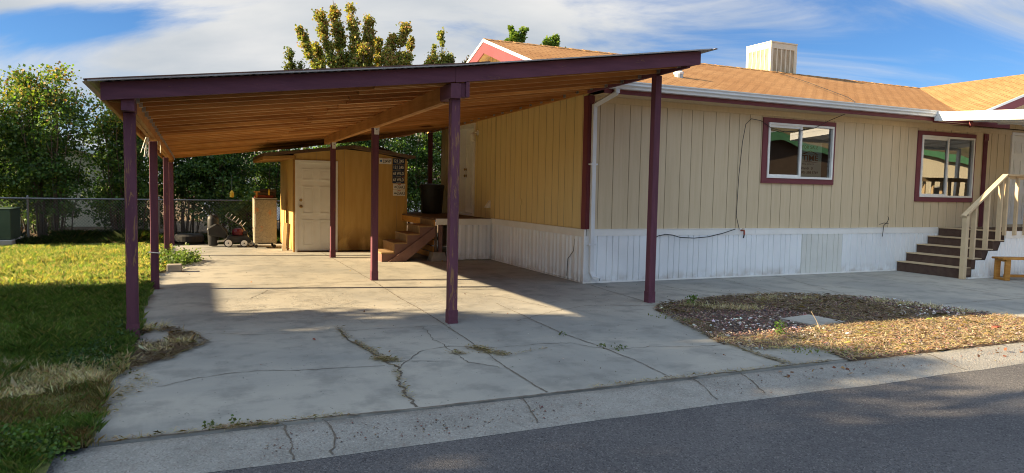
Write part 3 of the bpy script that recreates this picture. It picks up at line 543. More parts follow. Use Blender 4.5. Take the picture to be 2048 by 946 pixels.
# corner boards, frieze, belt board
MB().box(HX-.012, HX+.0, HY-.012, HY+.125, .87, 3.0).build('corner_board', M['maroon'], hm); MB().box(HX-.0, HX+.10, HY-.024, HY-.002, .87, 3.0).build('corner_board', M['maroon'], hm)
MB().box(HX+.10, HR, HY-.022, HY-.001, 2.90, 3.0).build('frieze_board', M['siding'], hm)
for (a, c) in ((HX+.02, 6.85), (6.853, 9.2), (9.203, 11.8), (11.803, 14.15)):
    dz = random.uniform(-.004, .004); MB().box(a, c, HY-.035, HY-.002, .762+dz, .868+dz).box(a, c, HY-.042, HY-.003, .868+dz, .876+dz).build('belt_board', M['white'], hm)
for (a, c) in ((HY-.035, 11.6), (11.603, 13.74)):
    MB().box(HX-.035, HX-.002, a, c, .752, .862).box(HX-.042, HX-.003, a, c, .862, .870).build('belt_board', M['white'], hm)
# corrugated skirting
def skirt(name, axis, u0, u1, plane, out, z0, z1, mat, parent, pitch=.115, dep=.02, zt=None, zbot=None, wave=False):
    b = MB(); u = u0
    def P(u, d, z): return (u, plane+out*d, z) if axis == 'x' else (plane+out*d, u, z)
    pts = []
    i = 0
    while u < u1:
        p = pitch*(1.55 if i % 3 == 2 else 1.0); q = min(u+p, u1)
        pts += [(u, 0), (u+(q-u)*.22, dep), (u+(q-u)*.62, dep), (u+(q-u)*.84, 0)] if wave else [(u, 0), (min(u+.005, q), dep), (max(q-.014, u+.006), dep), (max(q-.010, u+.007), 0)]; u = q; i += 1
    pts.append((u1, 0)); pts = [p for k, p in enumerate(pts) if k == 0 or p[0] > pts[k-1][0]]
    for (a, da), (c, dc) in zip(pts[:-1], pts[1:]):
        za, zc = (zt(a), zt(c)) if zt else (z1, z1); la, lc = (zbot(a), zbot(c)) if zbot else (z0, z0)
        b.add([P(a, da, la), P(c, dc, lc), P(c, dc, zc), P(a, da, za)], [(0, 1, 2, 3)])
    return b.build(name, mat, parent)
sx = [HX-.01, 6.9, 8.6, 10.35, 11.4, 14.4]
for i, (a, c) in enumerate(zip(sx[:-1], sx[1:])): skirt('skirting', 'x', a, c-.004, HY-.008-.003*(i % 2), -1, .01, .765, M['skirt_beige'] if i == 3 else M['skirt'], hm)
for i, (a, c) in enumerate(((HY-.02, 11.4), (11.402, 13.75))): skirt('skirting', 'y', a, c, HX-.004-.003*i, -1, .01, .755, M['skirt'], hm, .125, .024, wave=True)
MB().box(HX-.028, HX-.0, HY-.03, 13.75, 0, .022).box(HX-.03, 13.05, HY-.035, HY, 0, .022).build('skirting_rail', M['white'], hm)
MB().box(HX-.034, HX+.06, HY-.032, HY+.05, .022, .76).build('skirting_corner', M['skirt'], hm)
# ---- roof
def slab(name, poly, th, mat, parent):
    n = len(poly); b = MB(); b.add(list(poly)+[(x, y, z-th) for x, y, z in poly], [tuple(range(n)), tuple(reversed(range(n, 2*n)))]+[(i, i+n, (i+1) % n+n, (i+1) % n) for i in range(n)]); return b.build(name, mat, parent)
EY = 9.46; mzr = lambda y: RZ-SL*abs(y-RY); RX0 = 5.35; BY = 17.7
slab('main_roof', [(RX0, EY, mzr(EY)), (HR+.3, EY, mzr(EY)), (HR+.3, RY, RZ), (RX0, RY, RZ)], .03, M['shingle'], hm)
slab('back_roof', [(RX0, RY, RZ), (HR+.3, RY, RZ), (HR+.3, BY, mzr(BY)), (RX0, BY, mzr(BY))], .03, M['shingle'], hm)
b = MB(); nseg = 60
for i in range(nseg):
    a = RX0+(HR-RX0)*i/nseg; c = a+(HR-RX0)/nseg+.03
    b.hexa([(a, RY-.14, RZ-.040), (c, RY-.14, RZ-.046), (c, RY, RZ+.006), (a, RY, RZ+.012), (a, RY-.14, RZ-.034), (c, RY-.14, RZ-.040), (c, RY, RZ+.012), (a, RY, RZ+.020)]); b.hexa([(a, RY, RZ+.012), (c, RY, RZ+.006), (c, RY+.14, RZ-.046), (a, RY+.14, RZ-.040), (a, RY, RZ+.020), (c, RY, RZ+.012), (c, RY+.14, RZ-.040), (a, RY+.14, RZ-.034)])
b.build('ridge_cap', M['shingle_cross'], hm)
# cross gable
CX, CFY, CHW = 18.4, 9.36, 4.15; cz = lambda x: RZ-.336*abs(x-CX)
slab('cross_roof', [(CX-CHW, CFY, cz(CX-CHW)+.012), (CX, CFY, RZ+.012), (CX, RY+.02, RZ+.012), (CX-CHW, RY+.02, cz(CX-CHW)+.012)], .03, M['shingle_cross'], hm)
slab('cross_roof', [(CX, CFY, RZ+.012), (CX+CHW, CFY, cz(CX+CHW)+.012), (CX+CHW, RY+.02, cz(CX+CHW)+.012), (CX, RY+.02, RZ+.012)], .03, M['shingle_cross'], hm)
grooved('gable_wall', 'x', CX-CHW+.6, CX+CHW-.6, HY-.045, -1, 3.03, 99, M['siding'], hm, ztop=lambda x: cz(x)-.04)
for s in (-1, 1):
    P0 = lambda t, dz: (CX+s*CHW*(1-t), cz(CX+s*CHW*(1-t))+dz)
    a, c = P0(0, -.02), P0(1, -.02); MB().prism([a, c, (c[0], c[1]-.19), (a[0], a[1]-.19)], 'y', CFY+.0, CFY+.03).build('rake_board', M['maroon'], hm)
    a, c = P0(0, .016), P0(1, .016); MB().prism([a, c, (c[0], c[1]-.05), (a[0], a[1]-.05)], 'y', CFY-.014, CFY-.001).build('rake_drip', M['gutter'], hm)
# left gable: maroon rake boards with a white drip strip above, open tan soffit
for s in (-1, 1):
    y1 = 10.35 if s < 0 else BY
    MB().prism([(y1, mzr(y1)-.05), (RY, RZ-.05), (RY, RZ-.28), (y1, mzr(y1)-.28)], 'x', RX0+.002, RX0+.03).build('rake_board', M['maroon'], hm)
    MB().prism([(y1, mzr(y1)+.004), (RY, RZ+.004), (RY, RZ-.056), (y1, mzr(y1)-.056)], 'x', RX0-.014, RX0+.001).build('rake_drip', M['gutter'], hm)
    MB().add([(RX0+.03, y1, mzr(y1)-.10), (HX, y1, mzr(y1)-.10), (HX, RY, RZ-.10), (RX0+.03, RY, RZ-.10)], [(0, 1, 2, 3)]).build('soffit', M['siding'], hm)
for yv in (12.95,):
    v = MB()
    for k in range(7): v.box(HX-.02, HX-.004, yv-.16, yv+.16, 3.62+k*.05, 3.648+k*.05)
    MB().box(HX-.03, HX-.004, yv-.19, yv-.16, 3.6, 3.98).box(HX-.03, HX-.004, yv+.16, yv+.19, 3.6, 3.98).box(HX-.03, HX-.004, yv-.19, yv+.19, 3.98, 4.0).build('gable_vent', M['cream'], hm); v.build('gable_vent', M['cream'], hm)
# eaves: soffit, maroon fascia, K-style gutter
MB().box(HX+.08, 14.4, EY+.03, HY-.024, 3.0, 3.01).build('soffit', M['siding'], hm)
MB().box(HX+.05, 13.35, EY+.005, EY+.03, 3.0, mzr(EY)-.03).build('fascia', M['maroon'], hm); MB().box(13.35, 15.75, EY+.04, EY+.065, 2.98, 3.1).build('fascia', M['maroon'], hm); MB().box(13.32, 13.36, EY-.09, EY+.05, 2.99, 3.12).build('bracket', M['maroon'], hm)
gp = [(EY+.003, 3.165), (EY-.125, 3.165), (EY-.132, 3.155), (EY-.118, 3.135), (EY-.118, 3.11), (EY-.090, 3.085), (EY-.082, 3.055), (EY+.003, 3.052)]
gp = [(y, z+.015) for y, z in gp]
gut = MB().prism(gp, 'x', HX+.12, 13.30).build('gutter', M['gutter'], hm)
MB().prism([(y, z) for y, z in [(EY-.136, 3.184), (EY-.128, 3.184), (EY-.128, 3.172), (EY-.136, 3.172)]], 'x', HX+.12, 13.30).build('gutter_lip', M['white'], gut)
ds = MB(); dsw, dsd = .072, .055
ds.bar((5.93, EY-.05, 3.075), (5.93, EY-.05, 3.0), dsw, dsd, (0, 1, 0)); ds.bar((5.93, EY-.05, 3.01), (5.76, HY-.075, 2.84), dsw, dsd, (0, 1, 0)); ds.bar((5.76, HY-.075, 2.86), (5.775, HY-.075, .17), dsw, dsd, (0, 1, 0)); ds.bar((5.775, HY-.075, .19), (5.81, HY-.12, .09), dsw, dsd, (0, 1, 0)); ds.bar((5.80, HY-.11, .10), (5.88, HY-.17, .075), dsw, dsd, (0, 0, 1))
dso = ds.build('downspout', M['gutter'], hm, bevel=.004)
MB().box(5.70, 5.83, HY-.108, HY-.034, 1.9, 1.925).build('downspout_strap', M['gutter'], dso); MB().box(5.71, 5.84, HY-.108, HY-.034, .62, .645).build('downspout_strap', M['gutter'], dso)
MB().bar((5.879, HY-.169, .0754), (5.884, HY-.173, .074), .058, .042).build('outlet', M['black'], dso)
# windows
def window(W, lab, slid):
    x0, x1, z0, z1 = W; T = .115; w = thing('window', None, None, ((x0+x1)/2, HY, z0)); w.parent = hm; w.location = Vector(((x0+x1)/2, HY, z0))-hm.location
    y = HY
    MB().box(x0-T, x1+T*.5, y-.028, y-.001, z1, z1+.085).build('trim', M['maroon'], w); MB().box(x0-T, x1+T*.5, y-.028, y-.001, z0-.095, z0).build('trim', M['maroon'], w)
    MB().box(x0-T, x0, y-.026, y-.001, z0, z1).build('trim', M['maroon'], w); MB().box(x1, x1+T*.5, y-.026, y-.001, z0, z1).build('trim', M['maroon'], w)
    f = .038; MB().box(x0, x1, y-.045, y+.03, z0, z0+f).box(x0, x1, y-.045, y+.03, z1-f, z1).box(x0, x0+f, y-.045, y+.03, z0+f, z1-f).box(x1-f, x1, y-.045, y+.03, z0+f, z1-f).build('frame', M['white'], w)
    xm = x0+(x1-x0)*.49; MB().box(xm-.022, xm+.022, y-.04, y+.01, z0+f, z1-f).build('mullion', M['white'], w)
    MB().box(x0+f, xm-.022, y-.025, y-.005, z1-f-.045, z1-f).box(x0+f, x0+f+.018, y-.025, y-.005, z0+f+.03, z1-f-.045).box(x0+f, xm-.022, y-.025, y-.005, z0+f, z0+f+.03).build('sash', M['white'], w)
    MB().add([(x0+f, y-.012, z0+f), (xm-.02, y-.012, z0+f), (xm-.02, y-.012, z1-f), (x0+f, y-.012, z1-f)], [(0, 1, 2, 3)]).build('pane', M['glass'], w); MB().add([(xm+.02, y+.002, z0+f), (x1-f, y+.002, z0+f), (x1-f, y+.002, z1-f), (xm+.02, y+.002, z1-f)], [(0, 1, 2, 3)]).build('pane', M['glass'], w)
    return w
window(W1, 0, 0); window(W2, 0, 0)
# fluted pilaster beside the porch door
p = MB().box(15.47, 15.60, HY-.02, HY-.001, .88, 2.88)
for k in range(4): p.box(15.482+k*.029, 15.496+k*.029, HY-.03, HY-.02, .9, 2.72)
p.box(15.465, 15.605, HY-.034, HY-.001, 2.74, 2.88); pl = p.build('pilaster', M['maroon'], hm)
MB().lathe([(.05, -.006), (.05, -.0)], (15.535, HY-.036, 2.81), 16, 'y').lathe([(.03, -.012), (.03, 0)], (15.535, HY-.038, 2.81), 16, 'y').build('rosette', M['maroon'], pl)
def door(x0, x1, z0, z1, y, parent, mat='white', lites=6):
    d = MB().box(x0, x1, y, y+.04, z0, z1); dd = d.build('door', M[mat], parent); w = x1-x0; h = z1-z0
    q = MB()
    for cx in (.27, .73):
        for (a, c) in ((.06, .35), (.42, .73), (.80, .93)):
            xa, xb_, za, zb__ = x0+w*(cx-.15), x0+w*(cx+.15), z0+h*a, z0+h*c; e = .022
            q.box(xa, xb_, y-.014, y-.001, za, za+e).box(xa, xb_, y-.014, y-.001, zb__-e, zb__).box(xa, xa+e, y-.014, y-.001, za+e, zb__-e).box(xb_-e, xb_, y-.014, y-.001, za+e, zb__-e).box(xa+.05, xb_-.05, y-.006, y-.001, za+.05, zb__-.05)
    q.build('panel_moulding', M[mat], dd); return dd
dd = door(DR[0]+.03, DR[1]-.03, DR[2], DR[3]-.03, HY+.02, hm)
MB().box(DR[0]-.05, DR[0]+.03, HY-.04, HY+.05, DR[2], DR[3]+.03).box(DR[1]-.03, DR[1]+.05, HY-.04, HY+.05, DR[2], DR[3]+.03).box(DR[0]+.03, DR[1]-.03, HY-.04, HY+.05, DR[3]-.03, DR[3]+.03).build('door_frame', M['white'], hm)
# side door, set back in its frame
y0, y1, z0, z1 = ED; xr = HX+.13
e = MB().box(xr, xr+.04, y0+.02, y1-.02, z0+.02, z1-.02); sdoor = e.build('door', M['white'], hm); q = MB()
for cyy in (.27, .73):
    for (a, c) in ((.06, .35), (.42, .73), (.80, .93)):
        w_ = y1-y0; h_ = z1-z0; ya, yb_, za, zc = y0+w_*(cyy-.15), y0+w_*(cyy+.15), z0+h_*a, z0+h_*c
        q.box(xr-.01, xr-.001, ya, yb_, za, za+.02).box(xr-.01, xr-.001, ya, yb_, zc-.02, zc).box(xr-.01, xr-.001, ya, ya+.02, za+.02, zc-.02).box(xr-.01, xr-.001, yb_-.02, yb_, za+.02, zc-.02)
q.build('panel_moulding', M['white'], sdoor)
for zz, rr in ((1.93, .028), (1.78, .032)): MB().lathe([(.03, -.01), (.03, -.0), ], (xr-.001, y1-.09, zz), 12, 'x').lathe([(.012, -.03), (rr, -.045), (rr, -.065), (.008, -.075)], (xr, y1-.09, zz), 12, 'x').build('door_knob', M['brass'], sdoor)
MB().box(HX-.03, xr+.03, y1-.018, y1+.0, z0, z1).box(HX-.03, xr+.03, y0, y0+.018, z0, z1).box(HX-.03, xr+.03, y0, y1, z1-.018, z1).box(HX-.02, xr+.03, y0, y1, z0-.03, z0+.018).build('door_jamb', M['white'], hm)
MB().box(HX-.032, HX-.002, y0-.07, y0-.001, z0-.03, z1+.07).box(HX-.032, HX-.002, y1+.001, y1+.07, z0-.03, z1+.07).box(HX-.032, HX-.002, y0-.001, y1+.001, z1+.001, z1+.07).build('door_trim', M['white'], hm)
# porch light, dryer vent, outlet box on the end wall
pl = thing('porch_light', None, None, (HX, 14.68, 2.68)); pl.parent = hm; pl.location = Vector((HX, 14.68, 2.70))-hm.location
MB().lathe([(.045, -.03), (.06, -.012), (.06, 0)], (HX-.002, 14.68, 2.72), 16, 'x').build('back_plate', M['white'], pl); MB().tube([(HX-.03, 14.68, 2.72), (HX-.12, 14.68, 2.72), (HX-.13, 14.68, 2.69)], .014, 8).build('arm', M['white'], pl)
MB().lathe([(.045, -.17), (.055, -.15), (.055, -.03), (.04, 0)], (HX-.13, 14.68, 2.70), 14).build('jar', M['cream_ink'], pl)
MB().prism([(HX-.002, 1.08), (HX-.11, 1.09), (HX-.002, 1.24)], 'y', 13.88, 13.99).build('dryer_vent', M['white'], hm)
MB().box(HX-.02, HX-.002, 12.30, 12.36, 1.19, 1.30).build('outlet_cover', M['siding_bounce'], hm)
# roof vent pipe
vz = mzr(11.0)
vp = MB().lathe([(.085, -.03), (.085, .05), (.062, .06), (.062, .22), (.05, .225)], (8.27, 11.0, vz), 16).build('vent_pipe', M['galv'], hm, smooth=False); MB().lathe([(.09, .045), (.095, .06), (.095, .085), (.07, .10)], (8.27, 11.0, vz), 16).build('flashing', M['white'], vp)
# awning over the porch
aw = thing('awning', None, None, (15, 8.2, 3)); aw.parent = hm; aw.location = Vector((15, 8.2, 3))-hm.location
az = lambda y: 3.165-.062*(9.5-y)
def slope_box(x0, x1, y0, y1, d0, d1): 
    return MB().hexa([(x0, y0, az(y0)+d0), (x1, y0, az(y0)+d0), (x1, y1, az(y1)+d0), (x0, y1, az(y1)+d0), (x0, y0, az(y0)+d1), (x1, y0, az(y0)+d1), (x1, y1, az(y1)+d1), (x0, y1, az(y1)+d1)])
slope_box(13.26, 19.5, 6.6, 9.40, -.10, -.06).build('panel', M['gutter'], aw)
slope_box(13.215, 13.255, 6.6, 9.40, -.165, -.055).build('side_rail', M['gutter'], aw); slope_box(13.208, 13.26, 6.6, 9.40, -.053, .008).build('side_rail', M['gutter'], aw)
slope_box(13.26, 19.5, 6.54, 6.598, -.165, .008).build('front_rail', M['gutter'], aw)
for k in range(7): slope_box(13.5+k*.82, 13.53+k*.82, 6.62, 9.38, -.13, -.101).build('rib', M['gutter'], aw)
for x in (15.9, 19.4): MB().box(x, x+.08, 6.62, 6.70, 0, az(6.66)-.13).build('support_post', M['white'], aw)
# ---- porch platform and steps
po = thing('porch', 'brown carpeted porch steps with tan wooden railing in front of the mobile home', 'porch', (15.5, 9.2, 0))
PX, PY = 14.14, 8.5; nose = [12.94, 13.20, 13.50, 13.82, 14.14]; hz = [.195, .365, .535, .700, .870]
for i in range(5):
    x1 = nose[i+1] if i < 4 else PX+.3; z0 = 0 if i == 0 else hz[i-1]-.02
    st = MB().box(nose[i], x1+.02, PY+.0, HY-.045, z0, hz[i]-.012).build('step', M['brown_carpet'], po)
    MB().box(nose[i]-.018, x1, PY-.006, HY-.044, hz[i]-.012, hz[i]+.004).build('tread_edge', M['tan_paint'], st)
MB().box(PX+.3, 19.5, PY, HY-.045, .82, .868).build('platform', M['mat_carpet'], po)
MB().box(PX, 19.5, PY-.03, PY-.002, .74, .876).build('platform_board', M['white'], po)
def stept(x): 
    z = 0
    for n_, h_ in zip(nose, hz):
        if x > n_+.12: z = h_-.03
    return max(z, .02)
skirt('skirting', 'x', 13.22, PX, PY-.008, -1, .01, .7, M['skirt'], po, .10, .012, zt=stept); skirt('skirting', 'x', PX, 19.5, PY-.008, -1, .01, .74, M['skirt'], po, .10, .012)
MB().box(12.96, 13.2, PY-.012, PY-.001, .06, .19).build('filler_board', M['oldwood'], po); MB().box(13.05, 13.9, PY-.06, PY-.025, 0, .02).build('base_rail', M['white'], po)
y = PY-.03
MB().box(12.86, 12.94, y-.07, y+.02, 0, 1.20).build('newel_post', M['tan_paint'], po, bevel=.004)
rz_ = lambda x: 1.19+(x-12.90)*(1.93-1.19)/(13.98-12.90)
rail = MB().bar((12.84, y-.02, rz_(12.84)+.012), (13.99, y-.02, rz_(13.99)+.012), .10, .036, (0, 0, 1)).build('handrail', M['tan_paint'], po); MB().bar((13.98, y-.02, 1.945), (19.5, y-.02, 1.945), .10, .036).build('handrail', M['tan_paint'], po)
MB().bar((12.94, y+.0, rz_(12.94)-.03), (13.98, y+.0, rz_(13.98)-.03), .035, .05).build('under_rail', M['tan_paint'], po); MB().bar((13.98, y+.012, 1.90), (19.5, y+.012, 1.90), .03, .06).build('under_rail', M['tan_paint'], po)
for x, zl in ((13.14, .38), (13.50, .55), (13.87, .715)): MB().box(x-.02, x+.02, y-.06, y+.02, zl-.02, rz_(x)-.035).build('baluster', M['tan_paint'], po)
xx = 14.03
while xx < 19.4: MB().box(xx-.02, xx+.02, y-.06, y+.0, .80, 1.90).build('baluster', M['tan_paint'], po); xx += .315
# porch bench, turned a little to the house
bn = thing('bench', 'small orange varnished wooden bench on the concrete beside the porch skirting', 'bench', (13.42, 8.06, 0), rz=R(-22))
def bb(nm, x0, x1, y0, y1, z0, z1, mt='pine', bev=.006):
    o = MB().box(x0, x1, y0, y1, z0, z1); o.v = [(a, b_, c) for a, b_, c in o.v]; q = o.build(nm, M[mt], None, bev); q.parent = bn; return q
bb('seat', 0, 1.3, -.0, .14, .385, .42); bb('seat', 0, 1.3, .15, .30, .385, .42)
for x in (.06, 1.1):
    bb('leg', x, x+.10, .0, .045, .04, .383); bb('leg', x, x+.10, .255, .30, .04, .383); bb('cross_bar', x, x+.10, -.0, .30, .345, .384); bb('foot_bar', x, x+.10, -.0, .30, .0, .042)
bb('stretcher', .16, 1.1, .12, .19, .05, .10)

# ---- evaporative cooler on the roof
ec = thing('evaporative_cooler', 'cream box-shaped evaporative cooler standing behind the roof ridge', 'rooftop cooler', (13.4, 14.5, 4.2))
cx0, cx1, cy0, cy1, cz0, cz1 = 13.00, 13.86, 13.62, 14.48, 4.10, 5.28
MB().box(cx0+.03, cx1-.03, cy0+.03, cy1-.03, cz0, cz1-.03).build('pads', M['pad'], ec)
MB().box(cx0-.008, cx1+.008, cy0-.008, cy1+.008, cz1-.03, cz1).build('lid', M['cooler'], ec)
for (a, b_) in ((cx0, cy0), (cx1-.06, cy0), (cx0, cy1-.06), (cx1-.06, cy1-.06)): MB().box(a, a+.06, b_, b_+.06, cz0, cz1-.03).build('corner_post', M['cooler'], ec)
for side in ('front', 'left'):
    g = MB()
    if side == 'front':
        g.box(cx0+.06, cx1-.06, cy0+.005, cy0+.03, cz1-.17, cz1-.03).box(cx0+.06, cx1-.06, cy0+.005, cy0+.03, cz0, cz0+.14)
        for k in range(6): x = cx0+.055+k*(cx1-cx0-.11-.028)/5; g.box(x, x+.028, cy0+.006, cy0+.03, cz0+.14, cz1-.17)
        for k in range(38): z = cz0+.15+k*.0235; g.box(cx0+.06, cx1-.06, cy0+.018, cy0+.029, z, z+.008)
    else:
        g.box(cx0+.005, cx0+.03, cy0+.06, cy1-.06, cz1-.17, cz1-.03).box(cx0+.005, cx0+.03, cy0+.06, cy1-.06, cz0, cz0+.14)
        for k in range(6): y_ = cy0+.055+k*(cy1-cy0-.11-.028)/5; g.box(cx0+.006, cx0+.03, y_, y_+.028, cz0+.14, cz1-.17)
        for k in range(38): z = cz0+.15+k*.0235; g.box(cx0+.018, cx0+.029, cy0+.06, cy1-.06, z, z+.008)
    g.build('louvre_panel', M['cooler'], ec)
# ---- cables and hoses
tag(MB().tube([(12.9, 13.3, 4.46), (12.2, 11.6, 3.93), (11.25, 9.75, 3.35), (10.95, 9.33, 3.20), (10.98, 9.5, 3.02), (10.83, 9.78, 2.89), (10.5, 9.79, 2.74), (10.1, 9.79, 2.66), (9.75, 9.79, 2.63), (9.45, 9.8, 2.68), (9.2, 9.81, 2.80), (8.98, 9.81, 2.82), (8.86, 9.81, 2.72), (8.80, 9.81, 2.4), (8.74, 9.80, 1.8), (8.72, 9.80, 1.1), (8.80, 9.80, .86)], .006, 5).build('cable', M['black']), 'thin black cable running down the roof and across the sign window to the tap', 'cable')
tag(MB().tube([(5.66, 9.78, .62), (6.9, 9.79, .76), (7.1, 9.78, .79), (7.3, 9.78, .78), (7.6, 9.78, .73), (7.95, 9.78, .72), (8.3, 9.78, .76), (8.68, 9.79, .86)], .006, 5).build('hose', M['black']) if False else MB().tube([(6.95, 9.78, .70), (7.05, 9.78, .76), (7.2, 9.78, .785), (7.35, 9.78, .77), (7.5, 9.78, .73), (7.8, 9.78, .715), (8.1, 9.78, .735), (8.4, 9.78, .79), (8.70, 9.79, .865)], .008, 5).build('hose', M['black']), 'black hose looping over the white skirting behind the right carport post', 'hose')
tag(MB().tube([(6.76, 9.66, 0), (6.80, 9.72, .14), (6.88, 9.78, .34), (6.98, 9.82, .52)], .011, 6).build('pipe', M['rust_pipe']), 'thin red pipe leaning against the skirting behind the right carport post', 'pipe')
tp = thing('tap', 'rusty garden tap on the white belt board below the sign window', 'tap', (8.86, 9.8, .82))
MB().tube([(8.86, 9.82, .84), (8.86, 9.74, .84), (8.86, 9.735, .77)], .016, 8).build('spout', M['rust_pipe'], tp); MB().lathe([(.028, 0), (.028, .012)], (8.86, 9.76, .862), 10).build('handle', M['brass'], tp); MB().tube([(8.86, 9.735, .77), (8.84, 9.73, .71)], .012, 6).build('nozzle', M['black'], tp)
tag(MB().tube([(12.45, 9.80, .70), (12.46, 9.79, .92), (12.52, 9.77, .98), (12.58, 9.78, 1.05), (12.55, 9.78, 1.1)], .006, 5).tube([(12.35, 9.8, .94), (12.46, 9.79, .97), (12.6, 9.79, .95)], .006, 5).build('wire_hook', M['black']), 'bent dark wire hook on the skirting left of the porch steps', 'wire')
tag(MB().tube([(5.665, 10.15, .70), (5.66, 10.17, .5), (5.655, 10.35, .35), (5.66, 10.38, .06)], .006, 5).build('wire', M['black']), 'thin dark wire hanging on the side skirting near the downspout', 'wire')
# ---- for sale sign behind the right pane
sg = thing('for_sale_sign', 'pale green for sale sign behind the right pane of the left window', 'sign', (10.48, HY+.03, 1.84))
sw0, sw1, sz0, sz1 = 10.235, 10.80, 1.835, 2.47
MB().box(sw0, sw1, HY+.03, HY+.036, sz0, sz1).build('board', M['sign'], sg); ys = HY+.028
cxs = (sw0+sw1)/2; H_ = sz1-sz0
text('FOR SALE', .1, M['brown_ink'], (cxs-.02, ys, sz1-.085), sg, width=.40, height=.065, bold=.001)
MB().prism([(cxs-.22, sz1-.215), (cxs+.20, sz1-.215), (cxs-.01, sz1-.145)], 'y', ys-.001, ys+.0).build('emblem', M['brown_ink'], sg); MB().prism([(cxs-.15, sz1-.208), (cxs+.13, sz1-.208), (cxs-.01, sz1-.160)], 'y', ys-.003, ys-.002).build('emblem', M['sign'], sg)
text('TIME', .16, M['brown_ink'], (cxs-.01, ys, sz1-.285), sg, width=.40, height=.105, bold=.003)
MB().prism([(cxs-.24, sz1-.365), (cxs+.22, sz1-.365), (cxs-.02, sz1-.345)], 'y', ys-.001, ys).build('emblem', M['ink'], sg)
text('REAL ESTATE', .05, M['ink'], (cxs-.06, ys, sz1-.40), sg, width=.30, height=.026)
text('Brandi', .1, M['ink'], (cxs-.14, ys, sz1-.475), sg, width=.21, height=.05, bold=.001); text('D', .1, M['ink'], (cxs+.05, ys, sz1-.475), sg, height=.05, width=.04)
text('801-598-9769', .1, M['ink'], (cxs-.01, ys, sz1-.555), sg, width=.42, height=.05, bold=.001)
MB().box(10.82, 10.90, HY+.05, HY+.09, 1.83, 2.42).build('x', M['cream']) if False else None

# ================================================================== SHED
sh = thing('shed', 'ochre plywood garden shed with white panelled door under the back of the carport', 'shed', (3.2, 17.5, 0))
SX0, SX1, SY, SYB = 1.95, 4.50, 16.2, 18.9; sap = 3.23; srz = lambda x: 2.36-.165*abs(x-sap)-(0 if x > sap else -.03*(sap-x))
grooved('front_wall', 'x', SX0, SX1, SY, -1, 0.02, 99, M['shed'], sh, ztop=lambda x: srz(x)-.02, step=(.61, .61, .61, .61), gw=.006, gd=.01, holes=((1.99, 2.88, .02, 2.03),))
MB().box(SX0, SX0+.04, SY+.0, SYB, .02, 2.14).build('side_wall', M['shed'], sh); MB().box(SX1-.04, SX1, SY+.002, SYB, .02, 2.14).build('side_wall', M['shed'], sh); MB().box(SX0, SX1, SYB, SYB+.02, .02, 2.3).build('back_wall', M['shed'], sh)
MB().box(SX0-.012, SX0, SY-.012, SY+.09, .0, 2.12).box(SX0-.012, SX0+.04, SY-.02, SY-.001, 0, 2.12).build('corner_board', M['ply'], sh)
MB().box(SX1-.07, SX1+.012, SY-.018, SY-.001, 0, 2.10).build('corner_board', M['shed'], sh)
MB().prism([(1.30, 2.085), (sap, 2.335), (sap, 2.40), (1.30, 2.155)], 'y', 15.88, 19.1).build('roof', M['oldwood'], sh); MB().prism([(sap, 2.33), (4.62, 2.15), (4.62, 2.21), (sap, 2.40)], 'y', 15.88, 19.1).build('roof', M['oldwood'], sh)
MB().prism([(1.30, 2.02), (1.95, 2.07), (1.95, 2.13), (1.30, 2.09)], 'y', 16.0, 19.0).build('eave_box', M['ply'], sh)
b = MB()
for k, (x, y, a, l) in enumerate(((4.0, 16.1, 8, .7), (4.15, 16.3, -5, .8), (3.9, 16.0, 2, .5), (2.1, 16.1, 4, .7))):
    zz = srz(x)+.08+.01*k; b.bar((x-l/2, y, zz+(.07 if x > 3 else -.06)), (x+l/2, y+.1, zz-(.07 if x > 3 else -.06)), .12, .02)
tag(b.build('scrap_boards', M['oldwood']), 'loose weathered boards lying on the shed roof', 'boards')
sd_ = door(2.03, 2.85, .03, 1.99, SY-.01, sh, 'white')
MB().box(1.975, 2.028, SY-.035, SY-.001, .0, 2.03).box(2.853, 2.90, SY-.035, SY-.001, .0, 2.03).box(1.975, 2.90, SY-.034, SY-.001, 1.992, 2.04).build('door_frame', M['white'], sh)
MB().box(2.02, 2.86, SY-.05, SY-.001, .0, .028).build('threshold', M['oldwood'], sh)
MB().lathe([(.03, -.01), (.034, 0)], (2.10, SY-.012, 1.155), 14, 'y').build('deadbolt', M['brass'], sd_); MB().lathe([(.010, -.065), (.032, -.055), (.032, -.03), (.012, -.02), (.034, -.005), (.034, 0)], (2.10, SY-.012, 1.01), 14, 'y').build('door_knob', M['brass'], sd_)
